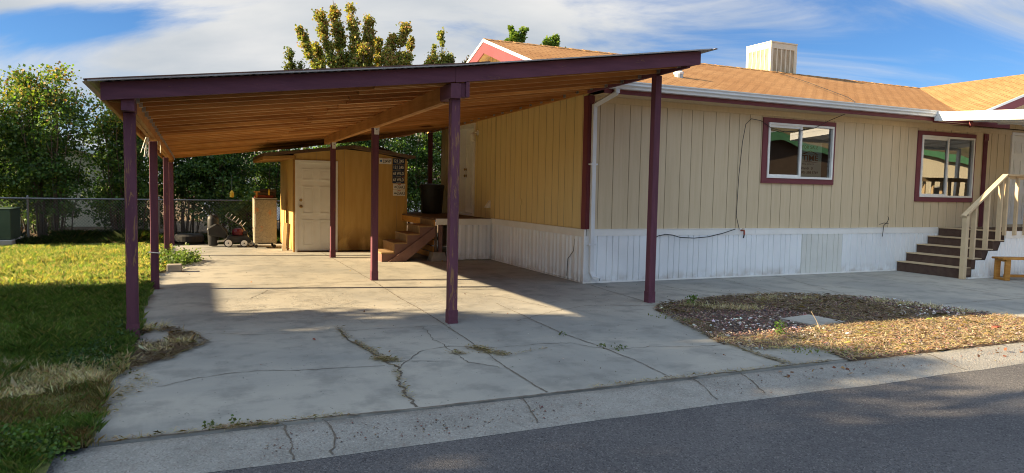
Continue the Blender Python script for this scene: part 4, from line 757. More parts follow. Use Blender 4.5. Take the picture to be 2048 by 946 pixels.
# licence plates nailed to the shed
PLATES = [(3.985, 2.08, 'white', '524VP', 'white licence plate with a blue emblem, alone left of the column of plates'),
 (4.305, 2.08, 'blue', '121 245', 'blue licence plate reading 121 245 at the top of the shed column'), (4.300, 1.935, 'blue', '121 245', 'blue licence plate reading 121 245, second from the top of the column'),
 (4.300, 1.79, 'blue', '63 WILD', 'dark blue licence plate reading 63 WILD with a small orange sticker'), (4.300, 1.645, 'blue', '63 WILD', 'dark blue licence plate reading 63 WILD without sticker, under its twin'),
 (4.318, 1.495, 'white', '35AK3', 'white licence plate reading 35AK3 directly under the blue plates'), (4.315, 1.35, 'white', '35AK3', 'white licence plate reading 35AK3, lowest on the shed')]
for i, (x, z, c, s, lab) in enumerate(PLATES):
    y = SY-.022; w, h = .29, .138
    p = thing('license_plate', lab, 'license plate', (x, y, z-h/2), 'license plates on the shed front')
    MB().box(x-w/2, x+w/2, y, y+.004, z-h/2, z+h/2).build('plate', M['blue_plate' if c == 'blue' else 'white_plate'], p, bevel=.002)
    ink = M['cream_ink' if c == 'blue' else 'ink']
    if c == 'blue': text(s, .09, ink, (x, y-.002, z+.012), p, width=.235 if i < 3 else .25, height=.072, bold=.0015); text('UTAH CENTENNIAL' if False else '------', .02, ink, (x, y-.002, z-.052), p, width=.11, height=.006)
    elif i == 0:
        text(s, .09, ink, (x+.035, y-.002, z-.004), p, width=.185, height=.068, bold=.001); MB().lathe([(.026, -.003), (.026, 0)], (x-.10, y-.0005, z), 12, 'y').build('emblem', M['blue_ink'], p); MB().prism([(x-.09, z+.045), (x, z+.058), (x+.09, z+.045), (x+.09, z+.050), (x, z+.064), (x-.09, z+.05)], 'y', y-.002, y-.0005).build('header', M['red_ink'], p)
    else:
        text(s, .09, ink, (x+.045, y-.002, z-.008), p, width=.18, height=.072, bold=.001); MB().prism([(x-.125, z-.02), (x-.05, z-.02), (x-.06, z+.005), (x-.085, z-.004), (x-.095, z+.02), (x-.11, z)], 'y', y-.002, y-.0005).build('emblem', M['blue_plate'], p); MB().box(x-.035, x+.04, y-.002, y-.0005, z+.045, z+.058).build('header', M['red_ink'], p)
    if i == 3: MB().box(x+.085, x+.13, y-.003, y-.0005, z-.06, z-.045).build('sticker', M['rust_pipe'], p)
# boards leaning between shed and cabinet
for x, w, l, mt, lab in ((1.80, .085, .62, 'white', 'narrow white board leaning on the left side of the shed, front one'), (1.89, .05, .60, 'oldwood', 'narrow grey board leaning on the left side of the shed, behind the white one')):
    tag(MB().bar((x-.02, 16.62+(.04 if mt == 'oldwood' else 0), 0), (x+.03, 16.75+(.04 if mt == 'oldwood' else 0), l), w, .02, (0, 1, 0)).build('leaning_board', M[mt]), lab, 'board')
# ---- metal cabinet on castors
cb = thing('metal_cabinet', 'weathered galvanised cabinet on castors standing left of the shed', 'cabinet', (1.45, 17.5, 0))
MB().box(1.20, 1.70, 17.3, 17.8, .12, 1.15).build('body', M['cabinet'], cb, bevel=.008); MB().box(1.215, 1.685, 17.285, 17.299, .14, 1.13).build('door', M['cabinet'], cb, bevel=.004); MB().box(1.19, 1.71, 17.29, 17.81, 1.15, 1.165).build('top', M['galv'], cb)
MB().box(1.225, 1.24, 17.270, 17.284, .5, .8).build('handle', M['galv'], cb)
for x in (1.25, 1.65):
    for y in (17.36, 17.74): q = MB().box(x-.03, x+.03, y-.025, y+.025, .085, .12).build('castor', M['galv'], cb); MB().lathe([(.035, -.012), (.04, -.01), (.04, .01), (.035, .012)], (x, y-.01, .045), 12, 'y').build('wheel', M['rubber'], q)
for i, (x, y, z, l, r, an, mt) in enumerate(((1.42, 17.4, 1.20, .42, .035, 5, 'rust_pipe'), (1.5, 17.5, 1.205, .40, .04, -8, 'oldwood'), (1.45, 17.42, 1.27, .36, .035, 12, 'bark'), (1.5, 17.6, 1.28, .42, .04, 0, 'oldwood'), (1.52, 17.5, 1.34, .36, .035, -14, 'bark'))):
    dx, dy = math.cos(R(an))*l/2, math.sin(R(an))*l/2
    tag(MB().tube([(x-dx, y-dy, z), (x, y, z+.005), (x+dx, y+dy, z-.003)], [r, r*1.1, r*.95], 7).build('log', M[mt]), ['short reddish stick at the bottom front of the pile on the cabinet', 'grey split log at the bottom rear of the pile on the cabinet', 'dark log in the middle row of the pile on the cabinet', 'grey log at the back of the pile on the cabinet', 'dark log on top of the pile on the cabinet'][i], 'log', 'firewood on the cabinet')
tag(MB().box(1.24, 1.28, 17.34, 17.38, 1.165, 1.30).box(1.20, 1.34, 17.33, 17.40, 1.30, 1.32).build('wooden_bracket', M['pine']), 'small pale wooden bracket standing on the left end of the cabinet top', 'bracket')
tag(MB().lathe([(.02, 0), (.022, .10), (.010, .12), (.010, .14)], (1.53, 17.33, 1.24), 10).build('bottle', M['yellow']), 'small yellow bottle on the firewood pile', 'bottle')
# ---- lawn mower
mw = thing('lawn_mower', 'black walk-behind lawn mower with red engine and white wheels beside the cabinet', 'lawn mower', (.95, 17.9, 0))
MB().prism([(.62, .10), (1.16, .10), (1.14, .22), (1.02, .27), (.66, .26)], 'y', 17.72, 18.2).build('deck', M['black'], mw, bevel=.02)
MB().lathe([(.13, .27), (.135, .36), (.11, .42), (.05, .44)], (.88, 17.95, 0), 14).build('engine', M['red'], mw, bevel=.01); MB().box(.98, 1.10, 17.86, 18.05, .27, .36).build('fuel_tank', M['black'], mw, bevel=.02)
for x, y, r in ((1.005, 17.70, .092), (1.16, 17.80, .085), (.66, 17.70, .10), (.66, 18.22, .10)):
    w = MB().lathe([(r*.7, -.02), (r, -.018), (r, .018), (r*.7, .02)], (x, y, r+.002), 20, 'y').build('wheel', M['rubber'], mw); MB().lathe([(r*.25, -.012), (r*.78, -.004), (r*.78, .004)], (x, y-.022, r+.002), 20, 'y').build('rim', M['white'], w); MB().lathe([(r*.16, -.006), (r*.16, 0)], (x, y-.036, r+.002), 10, 'y').build('hub', M['black'], w)
for y in (17.76, 18.16): MB().tube([(.68, y, .24), (.42, y, .62), (.20, y, .88), (.14, y, .92)], .013, 6).build('handle', M['black'], mw)
MB().tube([(.14, 17.76, .92), (.14, 18.16, .92)], .013, 6).build('handle', M['black'], mw); MB().prism([(.22, .28), (.62, .20), (.66, .40), (.40, .56), (.2, .44)], 'y', 17.80, 18.12).build('grass_bag', M['black'], mw, bevel=.03); MB().bar((.42, 17.70, .14), (.66, 17.70, .17), .03, .04).build('deflector', M['galv'], mw)
bg = MB().lathe([(.09, .0), (.11, .04), (.125, .35), (.13, .62), (.11, .70), (.04, .74)], (.34, 18.0, .02), 14); tag(bg.build('bin', M['black'], smooth=True), 'dark rounded plastic bin standing left of the lawn mower', 'bin')
rk = MB().tube([(.95, 18.4, .55), (1.2, 18.5, .1)], .01, 5)
for k in range(6): rk.tube([(.62+.075*k, 18.35, .70-.05*k), (.70+.075*k, 18.36, .80-.05*k)], .005, 4)
rk.tube([(.62, 18.35, .70), (1.02, 18.35, .44)], .008, 5); tag(rk.build('rake', M['galv']), 'metal garden rake with its tines up behind the lawn mower', 'rake')
# ---- tyre lying by the last left post
ty = MB(); prof = [(.20, .02), (.30, .0), (.345, .04), (.345, .17), (.30, .215), (.20, .19), (.20, .02)]
b = MB()
n = 28
for r, h in prof:
    for k in range(n): t = 2*math.pi*k/n; b.v.append((-.19+r*math.cos(t), 19.3+r*math.sin(t), h))
for i in range(len(prof)-1):
    for k in range(n): b.f.append((i*n+k, i*n+(k+1) % n, (i+1)*n+(k+1) % n, (i+1)*n+k)); b.mi.append(0)
tag(b.build('tyre', M['rubber'], smooth=False), 'old black car tyre lying flat beside the rearmost left carport post', 'tyre')
# ---- block and utility box
tag(MB().box(-.47, -.24, 12.95, 13.14, 0, .125).build('concrete_block', M['block'], bevel=.01), 'broken tan concrete block behind the second left carport post', 'concrete block')
ub = thing('utility_box', 'dark green electrical utility box on a concrete pad at the lawn edge', 'utility box', (-4.2, 18.9, 0))
MB().box(-5.1, -3.66, 18.32, 19.5, 0, .17).build('pad', M['concrete_plain'], ub, bevel=.015); MB().box(-4.9, -3.70, 18.4, 19.35, .17, .83).build('body', M['greenbox'], ub, bevel=.012); MB().box(-4.91, -3.69, 18.39, 19.36, .83, .85).build('lid', M['greenbox'], ub, bevel=.006); MB().box(-4.895, -3.705, 18.392, 18.399, .26, .81).build('door', M['greenbox'], ub)

# ================================================================== SIDE DECK WITH STEPS
dk = thing('side_deck', 'brown carpeted wooden deck with four steps below the side door of the mobile home', 'deck', (5.0, 15, 0))
DZ = .865
MB().box(4.40, 5.655, 13.74, 17.4, DZ-.03, DZ).build('deck_floor', M['mat_carpet'], dk)
MB().box(4.44, 5.655, 13.72, 13.738, .735, DZ-.004).box(4.43, 5.655, 13.70, 13.72, DZ-.02, DZ-.006).build('front_board', M['white'], dk)
skirt('skirting', 'x', 4.68, 5.66, 13.755, -1, .01, .74, M['skirt'], dk, .13, .02, wave=True)
MB().box(4.40, 4.425, 13.75, 17.4, .70, DZ-.031).build('side_joist', M['pine'], dk); MB().box(4.43, 4.47, 13.76, 13.80, .18, .72).build('leg', M['oldwood'], dk); MB().box(4.52, 4.60, 13.80, 13.84, .18, .80).build('leg', M['brown_paint'], dk)
for k in range(5): MB().box(4.405, 4.425, 13.80, 15.2, .05+k*.13, .16+k*.13).build('side_board', M['pine'], dk)
MB().box(4.40, 4.44, 17.3, 17.36, 0, DZ-.03).build('leg', M['oldwood'], dk)
MB().prism([(4.31, 0), (4.65, 0), (4.60, .18), (4.36, .18)], 'y', 13.62, 13.90).build('pier_block', M['block'], dk, bevel=.008)
sn = [3.33, 3.57, 3.83, 4.09, 4.40]; szz = [.19, .385, .56, .72]; sy0, sy1 = 13.76, 14.62
for i in range(4):
    t = MB().box(sn[i]-.015, sn[i+1]+.02, sy0-.012, sy1, szz[i]-.035, szz[i]).build('tread', M['tread_carpet'], dk, bevel=.008)
    MB().box(sn[i], sn[i]+.02, sy0-.0, sy1-.005, 0 if i == 0 else szz[i-1]+.001, szz[i]-.036).build('riser', M['brown_paint'] if i == 0 else M['tread_carpet'], dk)
MB().box(4.36, 4.40, sy0, sy1, szz[3], DZ-.03).build('riser', M['tread_carpet'], dk)
prof = [(sn[0]+.02, 0.0), (sn[0]+.02, szz[0]-.036)]
for i in range(1, 4): prof += [(sn[i]+.02, szz[i-1]-.036), (sn[i]+.02, szz[i]-.036)]
prof += [(4.40, szz[3]-.036), (4.40, .55), (3.75, .0)]
MB().prism(prof, 'y', sy0+.002, sy0+.03).build('side_board', M['brown_paint'], dk); MB().prism(prof, 'y', sy1-.03, sy1-.002).build('side_board', M['brown_paint'], dk)
MB().prism([(3.45, .0), (3.80, .0), (4.42, .50), (4.42, .69)], 'y', sy0-.05, sy0-.014).build('stringer', M['brown_paint'], dk)
tag(MB().lathe([(.24, 0), (.25, .05), (.285, .60), (.30, .61), (.30, .68), (.27, .70), (.05, .72)], (5.22, 16.5, DZ), 22).build('rubbish_bin', M['black'], smooth=False), 'round black plastic rubbish bin standing on the side deck', 'rubbish bin')

# ================================================================== FENCE
FY = 20.4
fn = thing('chain_link_fence', 'grey chain link fence with top rail running behind the lawn and drive', 'fence', (0, FY, 0))
fz = 1.03
for (a, c) in ((-14, -3.75), (-3.75, 4.2)):
    w = MB(); p = .075
    for k in range(int((c-a)/p)+14):
        for s in (1, -1):
            x0 = a+(k-14 if s > 0 else k)*p; z0, z1 = 0.03, fz; x1 = x0+s*(z1-z0)
            if s > 0: lo, hi = x0, x1
            else: lo, hi = x1, x0
            # clip to the bay
            t0, t1 = 0, 1
            if x1 != x0:
                for lim, sg_ in ((a, 1), (c, -1)):
                    t = (lim-x0)/(x1-x0)
                    if (x1-x0)*sg_ > 0: t0 = max(t0, t)
                    else: t1 = min(t1, t)
            if t1-t0 < .02: continue
            w.tube([(x0+(x1-x0)*t0, FY+s*.003, z0+(z1-z0)*t0), (x0+(x1-x0)*t1, FY+s*.003, z0+(z1-z0)*t1)], .0028, 3, caps=False)
    w.build('wire_mesh', M['steel'], fn); MB().tube([(a, FY, fz+.005), (c, FY, fz+.005)], .021, 8).build('top_rail', M['steel'], fn)
for x in (-13.9, -10.5, -7, -3.75, -.9, 1.6, 4.2): MB().lathe([(.026, 0), (.026, fz+.04), (.03, fz+.05), (.012, fz+.08)], (x, FY+.03, 0), 10).build('post', M['steel'], fn)

# ================================================================== NEIGHBOURS
def simple_house(name, lab, x0, x1, y0, y1, h, wallm, roofm, trim, ridge='x', wins=(), face='-y', rise=1.0, trimth=.16):
    t = thing(name, lab, 'house', ((x0+x1)/2, (y0+y1)/2, 0)); MB().box(x0, x1, y0, y1, 0, h).build('wall', wallm, t)
    if ridge == 'x':
        ym = (y0+y1)/2; o = .4
        for s, ye in ((-1, y0-o), (1, y1+o)): slab('roof', [(x0-o, ye, h-.05), (x1+o, ye, h-.05), (x1+o, ym, h+rise), (x0-o, ym, h+rise)], .08, roofm, t)
        for x in (x0-.001, x1+.001): MB().add([(x, y0, h), (x, y1, h), (x, ym, h+rise-.1)], [(0, 1, 2)]).build('gable', wallm, t)
        for ye in (y0-o-.02, y1+o): MB().box(x0-o, x1+o, ye, ye+.02, h-.05-trimth, h-.04).build('fascia', trim, t)
        for xe in (x0-o-.02, x1+o):
            for ya, yb_ in ((y0-o, ym), (y1+o, ym)): MB().prism([(ya, h-.05), (yb_, h+rise), (yb_, h+rise-trimth), (ya, h-.05-trimth)], 'x', xe, xe+.02).build('rake_board', trim, t)
    else:
        xm = (x0+x1)/2; o = .4
        for s, xe in ((-1, x0-o), (1, x1+o)): slab('roof', [(xe, y0-o, h-.05), (xm, y0-o, h+rise), (xm, y1+o, h+rise), (xe, y1+o, h-.05)], .08, roofm, t)
        for y in (y0-.001, y1+.001): MB().add([(x0, y, h), (x1, y, h), (xm, y, h+rise-.1)], [(0, 1, 2)]).build('gable', wallm, t)
        for ye in (y0-o-.02, y1+o):
            for xa, xb_ in ((x0-o, xm), (x1+o, xm)): MB().prism([(xa, h-.05), (xb_, h+rise), (xb_, h+rise-trimth), (xa, h-.05-trimth)], 'y', ye, ye+.02).build('rake_board', trim, t)
    for (a, c, z0, z1, fy) in wins:
        w = MB().box(a, c, fy-.03, fy+.03, z0, z1).build('window', M['white'], t); MB().box(a+.07, c-.07, fy-.035, fy+.035, z0+.07, z1-.07).build('pane', M['screen'], w)
    return t
simple_house('neighbour_home', 'cream mobile home seen through the shrubs left of the carport', -9.2, -2.55, 26.5, 31, 2.3, M['cream'], M['roofmetal'], M['white'], 'y', wins=((-6.3, -5.4, 1.0, 2.0, 26.5),))
simple_house('neighbour_home', 'pale mobile home behind the trees beside the shed', .2, 13.5, 31, 36, 2.25, M['white'], M['roofmetal'], M['dark'], 'x', wins=((2.6, 3.5, 1.3, 2.0, 31), (7, 8, 1.3, 2.0, 31)), rise=.8)
simple_house('neighbour_home', 'neighbouring mobile home beyond the lawn, off to the left', -17, -8.9, -3, 13.05, 3.92, M['cream'], M['shingle'], M['white'], 'y', rise=1.2)
g1 = simple_house('neighbour_home', 'dark brown mobile home with green trim across the street, mirrored in the windows', 25, 38.5, -26, -13, 3.7, M['umber'], M['galv'], M['greentrim'], 'y', wins=((33, 34.5, 1.2, 2.3, -13), (40, 41.5, 1.2, 2.3, -13), (46, 47.2, 1.2, 2.3, -13)), rise=1.5, trimth=.45)
g2 = simple_house('neighbour_home', 'cream mobile home with green trim across the street, further along', 41, 57, -27, -14, 3.7, M['cream'], M['galv'], M['greentrim'], 'y', rise=1.3, trimth=.45)
g2.rotation_euler.z = R(24)

# ================================================================== VEGETATION
def leaf_mesh(name, P, size, tint, parent, mat='leaf', flat=.0):
    """kite-shaped folded leaves at points P"""
    n = len(P); d = rng.normal(size=(n, 3)); d[:, 2] -= .35; d /= np.linalg.norm(d, axis=1)[:, None]; u = rng.normal(size=(n, 3)); s = np.cross(d, u); s /= np.linalg.norm(s, axis=1)[:, None]+1e-9; nn = np.cross(s, d)
    L = size*(.6+.8*rng.random(n))[:, None]; W = L*.42
    a = P; b = P+d*L*.45+s*W+nn*L*.12; c = P+d*L; e = P+d*L*.45-s*W+nn*L*.12
    V = np.stack([a, b, c, e], 1).reshape(-1, 3); I = np.arange(4*n); T = np.repeat(tint, 4, 0)
    return raw_mesh(name, V, 4, I, T, M[mat], parent)
def pal(n, cols, w, jit=.25):
    cols = np.array(cols); k = rng.choice(len(cols), n, p=np.array(w)/sum(w)); c = cols[k]*(1+jit*(rng.random((n, 1))*2-1)); return np.clip(c*(1+.08*rng.normal(size=(n, 3))), 0, 1)
GREENS = [(.06, .115, .028), (.09, .155, .035), (.14, .21, .045), (.04, .08, .024)]
def clump_points(centers, radii, n):
    k = rng.integers(len(centers), size=n); d = rng.normal(size=(n, 3)); d /= np.linalg.norm(d, axis=1)[:, None]; r = rng.random(n)**.45
    return centers[k]+d*r[:, None]*radii[k]
def shrub(name, lab, cat, base, W, H, nclump, nleaf, size=.072, cols=GREENS, w=(4, 4, 2, 3), stems=14, low=.9, group=None, depth=.8, topcols=None, rad=(.22, .42)):
    bx, by = base; t = thing(name, lab, cat, (bx, by, 0), group); sb = MB(); C = []; bsp = W*.22
    for i in range(stems):
        a = random.uniform(0, 2*math.pi); sp = random.uniform(.2, 1); tx, ty_, tz = bx+math.cos(a)*W*.5*sp, by+math.sin(a)*depth*sp, H*random.uniform(.7, .97)
        r0 = random.uniform(.018, .045); pts = []
        for k in range(7):
            f = k/6; pts.append((bx+math.cos(a)*bsp*sp+(tx-bx-math.cos(a)*bsp*sp)*f**1.3+random.uniform(-.05, .05)*(k > 0), by+math.sin(a)*.2+(ty_-by)*f**1.4, tz*f))
        sb.tube(pts, [r0*.8*(1-.8*k/6) for k in range(7)], 5)
        for k in (2, 3, 4, 5):
            p = Vector(pts[k]); q = p+Vector((random.uniform(-.5, .5)*W*.3, random.uniform(-.4, .4), random.uniform(.2, .6))); sb.tube([p, (p+q)/2+Vector((0, 0, -.05)), q], [r0*.4, r0*.3, r0*.12], 4); C.append(q)
        C.append(Vector(pts[-1]))
    C = [tuple(c) for c in C]
    for _ in range(nclump):
        u = random.uniform(-1, 1); z = random.uniform(low, H); zz = (z-low)/(H-low); lim = (1-.35*zz**2)*(0.75+.25*min(1, zz*3)); C.append((bx+u*W*.5*lim, by+random.uniform(-1, 1)*depth*lim, z*(1-.12*abs(u)**2*random.random())))
    C = np.array(C); nleaf = int(nleaf*1.3); RR = rng.uniform(*rad, (len(C), 1))*np.array([[1.15, 1, .8]]); P = clump_points(C, RR, nleaf); P = P[P[:, 2] > .05]; tint = pal(len(P), cols, w)
    if topcols:
        hi = P[:, 2]+rng.normal(size=len(P))*.35 > H*.78; tc = pal(len(P), topcols, [1]*len(topcols)); m_ = hi & (rng.random(len(P)) < .6); tint[m_] = tc[m_]
    sb.build('trunk', M['bark'], t, smooth=True); leaf_mesh('foliage', P, size, tint, t); return t
TOPC = [(.20, .26, .04), (.26, .24, .05), (.30, .17, .06), (.14, .22, .04)]
shrub('shrub', 'tall multi-stemmed leafy shrub at the left edge behind the utility box', 'shrub', (-5.0, 21.6), 2.4, 3.95, 46, 11000, topcols=TOPC, low=.7)
shrub('shrub', 'tallest multi-stemmed shrub with yellow-green top behind the fence', 'shrub', (-3.4, 21.5), 2.0, 4.30, 44, 10500, topcols=TOPC, low=.7, stems=20)
shrub('shrub', 'leafy shrub with brown-tinged leaves between tallest shrub and the carport', 'shrub', (-1.75, 21.8), 2.2, 3.75, 44, 10000, topcols=TOPC, low=.8, stems=14)
shrub('shrub', 'dense dark shrub behind the left row of carport posts', 'shrub', (-.35, 22.0), 1.8, 3.5, 46, 11000, low=.3, w=(4, 2, .4, 5))
shrub('shrub', 'dark leafy shrub behind the tyre and lawn mower', 'shrub', (.75, 21.5), 1.7, 3.0, 40, 10000, low=.5, w=(4, 2, .5, 4))
shrub('shrub', 'open-branched shrub between the shed and the pale house', 'shrub', (2.1, 22.6), 1.9, 2.9, 26, 7000, low=1.0, w=(4, 3, 1, 3))
shrub('shrub', 'bright green shrub low behind the lawn mower', 'shrub', (1.2, 20.9), 1.2, 1.0, 16, 4200, low=.2, w=(1, 3, 5, 0), stems=5, depth=.3, size=.07)
shrub('shrub', 'leafy shrub directly behind the shed roof', 'shrub', (4.4, 22.4), 2.4, 3.5, 50, 15000, low=.8, w=(4, 4, 2, 3))
shrub('shrub', 'leafy shrub in the gap between shed and mobile home', 'shrub', (6.2, 21.8), 2.0, 3.7, 34, 12000, low=.6, w=(3, 4, 3, 3))
shrub('shrub', 'shrub at the back corner of the mobile home', 'shrub', (7.9, 22.4), 1.8, 3.8, 30, 9000, low=.6)
shrub('shrub', 'low dark shrub behind the fence beside the utility box', 'shrub', (-3.9, 22.9), 1.6, 1.5, 22, 6000, low=.1, w=(4, 2, .4, 5), stems=6)
shrub('shrub', 'low dark shrub behind the fence under the brown-tinged shrub', 'shrub', (-1.9, 23.0), 1.3, 1.3, 20, 5000, low=.1, w=(4, 2, .4, 5), stems=6)
shrub('shrub', 'dark leafy shrub hiding the middle of the cream home behind the fence', 'shrub', (-4.35, 24.6), 1.9, 3.3, 40, 9000, low=.1, w=(4, 2, .4, 5))
shrub('shrub', 'dark leafy shrub hiding the right end of the cream home behind the fence', 'shrub', (-1.9, 24.8), 1.2, 3.3, 30, 7000, low=.1, w=(4, 2, .4, 5))
shrub('shrub', 'leafy shrub beyond the left edge of the lawn', 'shrub', (-7.4, 21.6), 2.6, 4.0, 50, 12000)
for i, (x, y, w_, h_) in enumerate(((-10, 21.8, 3, 4.2), (-13.3, 22.2, 3.5, 4.4), (-17, 22.6, 4, 4.6))):
    shrub('shrub', ['big shrub far left along the fence, nearest to the lawn shrubs', 'big shrub far left along the fence, between two others', 'big shrub at the far left end of the fence'][i], 'shrub', (x, y), w_, h_, 40, 8000, size=.13)
def plume_tree(name, lab, cat, base, trunk_h, plumes, per_m, size, cols, w, rad0=.55, group=None, warm=None):
    t = thing(name, lab, cat, (*base, 0), group); sb = MB(); fork = Vector((base[0], base[1], trunk_h)); sb.tube([(base[0], base[1], 0), (base[0]+.05, base[1], trunk_h*.5), fork], [.17, .14, .12], 8); PP = []; TT = []
    for (tx, ty_, tz, rr) in plumes:
        tip = Vector((tx, ty_, tz)); midp = fork.lerp(tip, .5)+Vector(((tx-fork.x)*.12, 0, -.25)); pts = []
        for k in range(9):
            f = k/8; pts.append((fork*(1-f)**2+midp*2*f*(1-f)+tip*f*f)+Vector((random.uniform(-.06, .06), random.uniform(-.06, .06), 0))*(0 < k < 8))
        sb.tube(pts, [.06*(1-.9*k/8)+.006 for k in range(9)], 5); L = (tip-fork).length; n = int(per_m*L*rr/.4*.62)
        nc = int(L*7); cs = []; rs = []
        for _ in range(nc):
            f = random.uniform(.12, 1)**.8; i = min(7, int(f*8)); p = Vector(pts[i]).lerp(Vector(pts[i+1]), f*8-i); r = rr*(1-f*.8)*random.uniform(.0, 1.0); a = random.uniform(0, 6.28); q = p+Vector((math.cos(a)*r, math.sin(a)*r, random.uniform(0, r*.8)))
            cs.append(tuple(q)); rs.append(random.uniform(.08, .24)*(1.25-f*.6))
            if random.random() < .3: sb.tube([p, q], [.012, .004], 3)
        cs = np.array(cs); rs = np.array(rs)[:, None]*np.array([[1, 1, 1.1]]); P = cs[(k_ := rng.integers(len(cs), size=n))]+rng.normal(size=(n, 3))*rs[k_]*.6; tint = pal(len(P), cols, w)
        if warm:
            hi = (P[:, 2]-trunk_h)/(L+.1)+rng.normal(size=len(P))*.25 > .75; tc = pal(len(P), warm, [1]*len(warm)); mm = hi & (rng.random(len(P)) < .7); tint[mm] = tc[mm]
        PP.append(P); TT.append(tint)
    sb.build('trunk', M['bark'], t, smooth=True); leaf_mesh('crown', np.concatenate(PP), size, np.concatenate(TT), t); return t
MAP = [(.25, .28, .06), (.34, .33, .07), (.17, .21, .05), (.38, .30, .08), (.11, .14, .04)]; WARM = [(.42, .29, .11), (.38, .32, .08), (.38, .22, .10)]
plume_tree('maple_tree', 'young maple with yellowing leaves rising above the middle of the carport roof', 'tree', (6.1, 28), 3.2,
 [(4.30, 28, 8.0, .36), (4.85, 28.2, 8.6, .38), (5.50, 27.8, 8.3, .36), (6.25, 28.1, 8.0, .38), (6.75, 28.6, 7.3, .42), (7.2, 28, 7.6, .38), (7.65, 27.8, 7.8, .38), (8.1, 28.3, 7.6, .36), (3.6, 28, 7.35, .30), (4.2, 28.6, 6.9, .5), (5.2, 28.4, 7.0, .6), (7.9, 28.5, 6.8, .5), (5.9, 27.4, 6.8, .6), (6.9, 27.4, 6.6, .6), (7.4, 28.2, 6.2, .6), (6.3, 28.4, 6.1, .7), (8.5, 28, 6.0, .4), (8.8, 28, 6.7, .38), (9.25, 28.1, 6.5, .4)], 3000, .088, MAP, (5, 3, 5, 1, 3), warm=WARM)
plume_tree('maple_tree', 'slender maple sprig standing between the maple crown and the gable', 'tree', (9.6, 28.2), 4.5, [(9.25, 28.2, 7.95, .30), (8.95, 28.3, 7.3, .28), (9.5, 28.0, 7.1, .35)], 1200, .088, MAP, (4, 2, 4, 2, 3))
plume_tree('tree', 'small tree with dark reddish green leaves left of the gable', 'tree', (10.2, 27.5), 4.0, [(9.5, 27.5, 6.3, .5), (10.1, 27.5, 6.85, .55), (10.5, 27.6, 6.6, .5), (9.2, 27.6, 6.1, .5)], 1300, .11, [(.10, .06, .035), (.06, .07, .025), (.12, .10, .04)], (3, 3, 2))
plume_tree('tree', 'green sapling tips right beside the gable peak', 'tree', (11.6, 27.6), 4.2, [(11.0, 27.6, 7.2, .4), (11.3, 27.7, 7.35, .4), (10.8, 27.5, 6.7, .4), (11.7, 27.7, 7.0, .5)], 1000, .11, [(.16, .24, .04), (.22, .28, .05), (.10, .17, .03)], (3, 3, 2))
plume_tree('tree', 'slim tree at the far left of the maple showing above the carport edge', 'tree', (4.0, 29.5), 3.6, [(3.35, 29.5, 6.9, .26), (3.8, 29.5, 6.3, .32), (4.15, 29.6, 6.2, .3), (3.3, 29.4, 6.2, .25)], 900, .11, [(.09, .12, .03), (.14, .15, .04), (.2, .16, .05)], (3, 3, 1))
G2 = [(.14, .23, .035), (.20, .28, .045), (.09, .16, .03)]
plume_tree('tree', 'bright green treetop behind the ridge just right of the gable', 'tree', (14.9, 34), 4.0, [(14.3, 34, 8.9, .5), (15.0, 34, 9.75, .65), (15.5, 34, 9.85, .6), (14.7, 34.1, 9.3, .6), (15.3, 34, 9.1, .55)], 1300, .14, G2, (3, 3, 2))
plume_tree('tree', 'second bright green treetop behind the ridge, further right', 'tree', (17.3, 34), 4.0, [(16.5, 34, 8.9, .4), (17.0, 34, 9.5, .55), (17.5, 34, 9.6, .6), (18.2, 34, 8.9, .4), (17.3, 34, 8.9, .5)], 1100, .14, G2, (3, 3, 2))
# trees of the left-hand neighbour; they shade the drive
def round_tree(lab, x, y, r, h, n=9000, zmin=None):
    t = thing('tree', lab, 'tree', (x, y, 0)); sb = MB().tube([(x, y, 0), (x+.1, y, h*.4), (x, y, h*.75)], [.22, .17, .06], 8); C = []
    zc = h-r if zmin is None else (h+zmin)/2; rzz = r if zmin is None else (h-zmin)/2
    for i_ in range(90):
        d = rng.normal(size=3); d /= np.linalg.norm(d); d *= 1 if i_ < 50 else rng.random()*.8; q = Vector((x+d[0]*r*.8, y+d[1]*r*.8, zc+d[2]*rzz*.82)); C.append(tuple(q)); sb.tube([(x, y, max(.8, q.z-1.2)), q], [.05, .01], 4)
    C = np.array(C); P = clump_points(C, np.full((len(C), 3), r*.33), n); sb.build('trunk', M['bark'], t); leaf_mesh('crown', P, .21, pal(len(P), GREENS, (3, 3, 2, 2)), t)
round_tree('rounded tree between the neighbouring home and the drive', -11.5, 8.9, 2.4, 7.3, 26000, 3.0)
round_tree('large rounded tree beside the street to the left', -12.0, 3.9, 3.6, 9.9, 42000, 3.0)
round_tree('large rounded street tree behind the camera on the left', -12.5, -2.2, 3.9, 10.2, 42000, 3.0)
round_tree('tall rounded tree furthest along the street on the left', -19, -.5, 4.4, 12.5, 34000, 4.0)

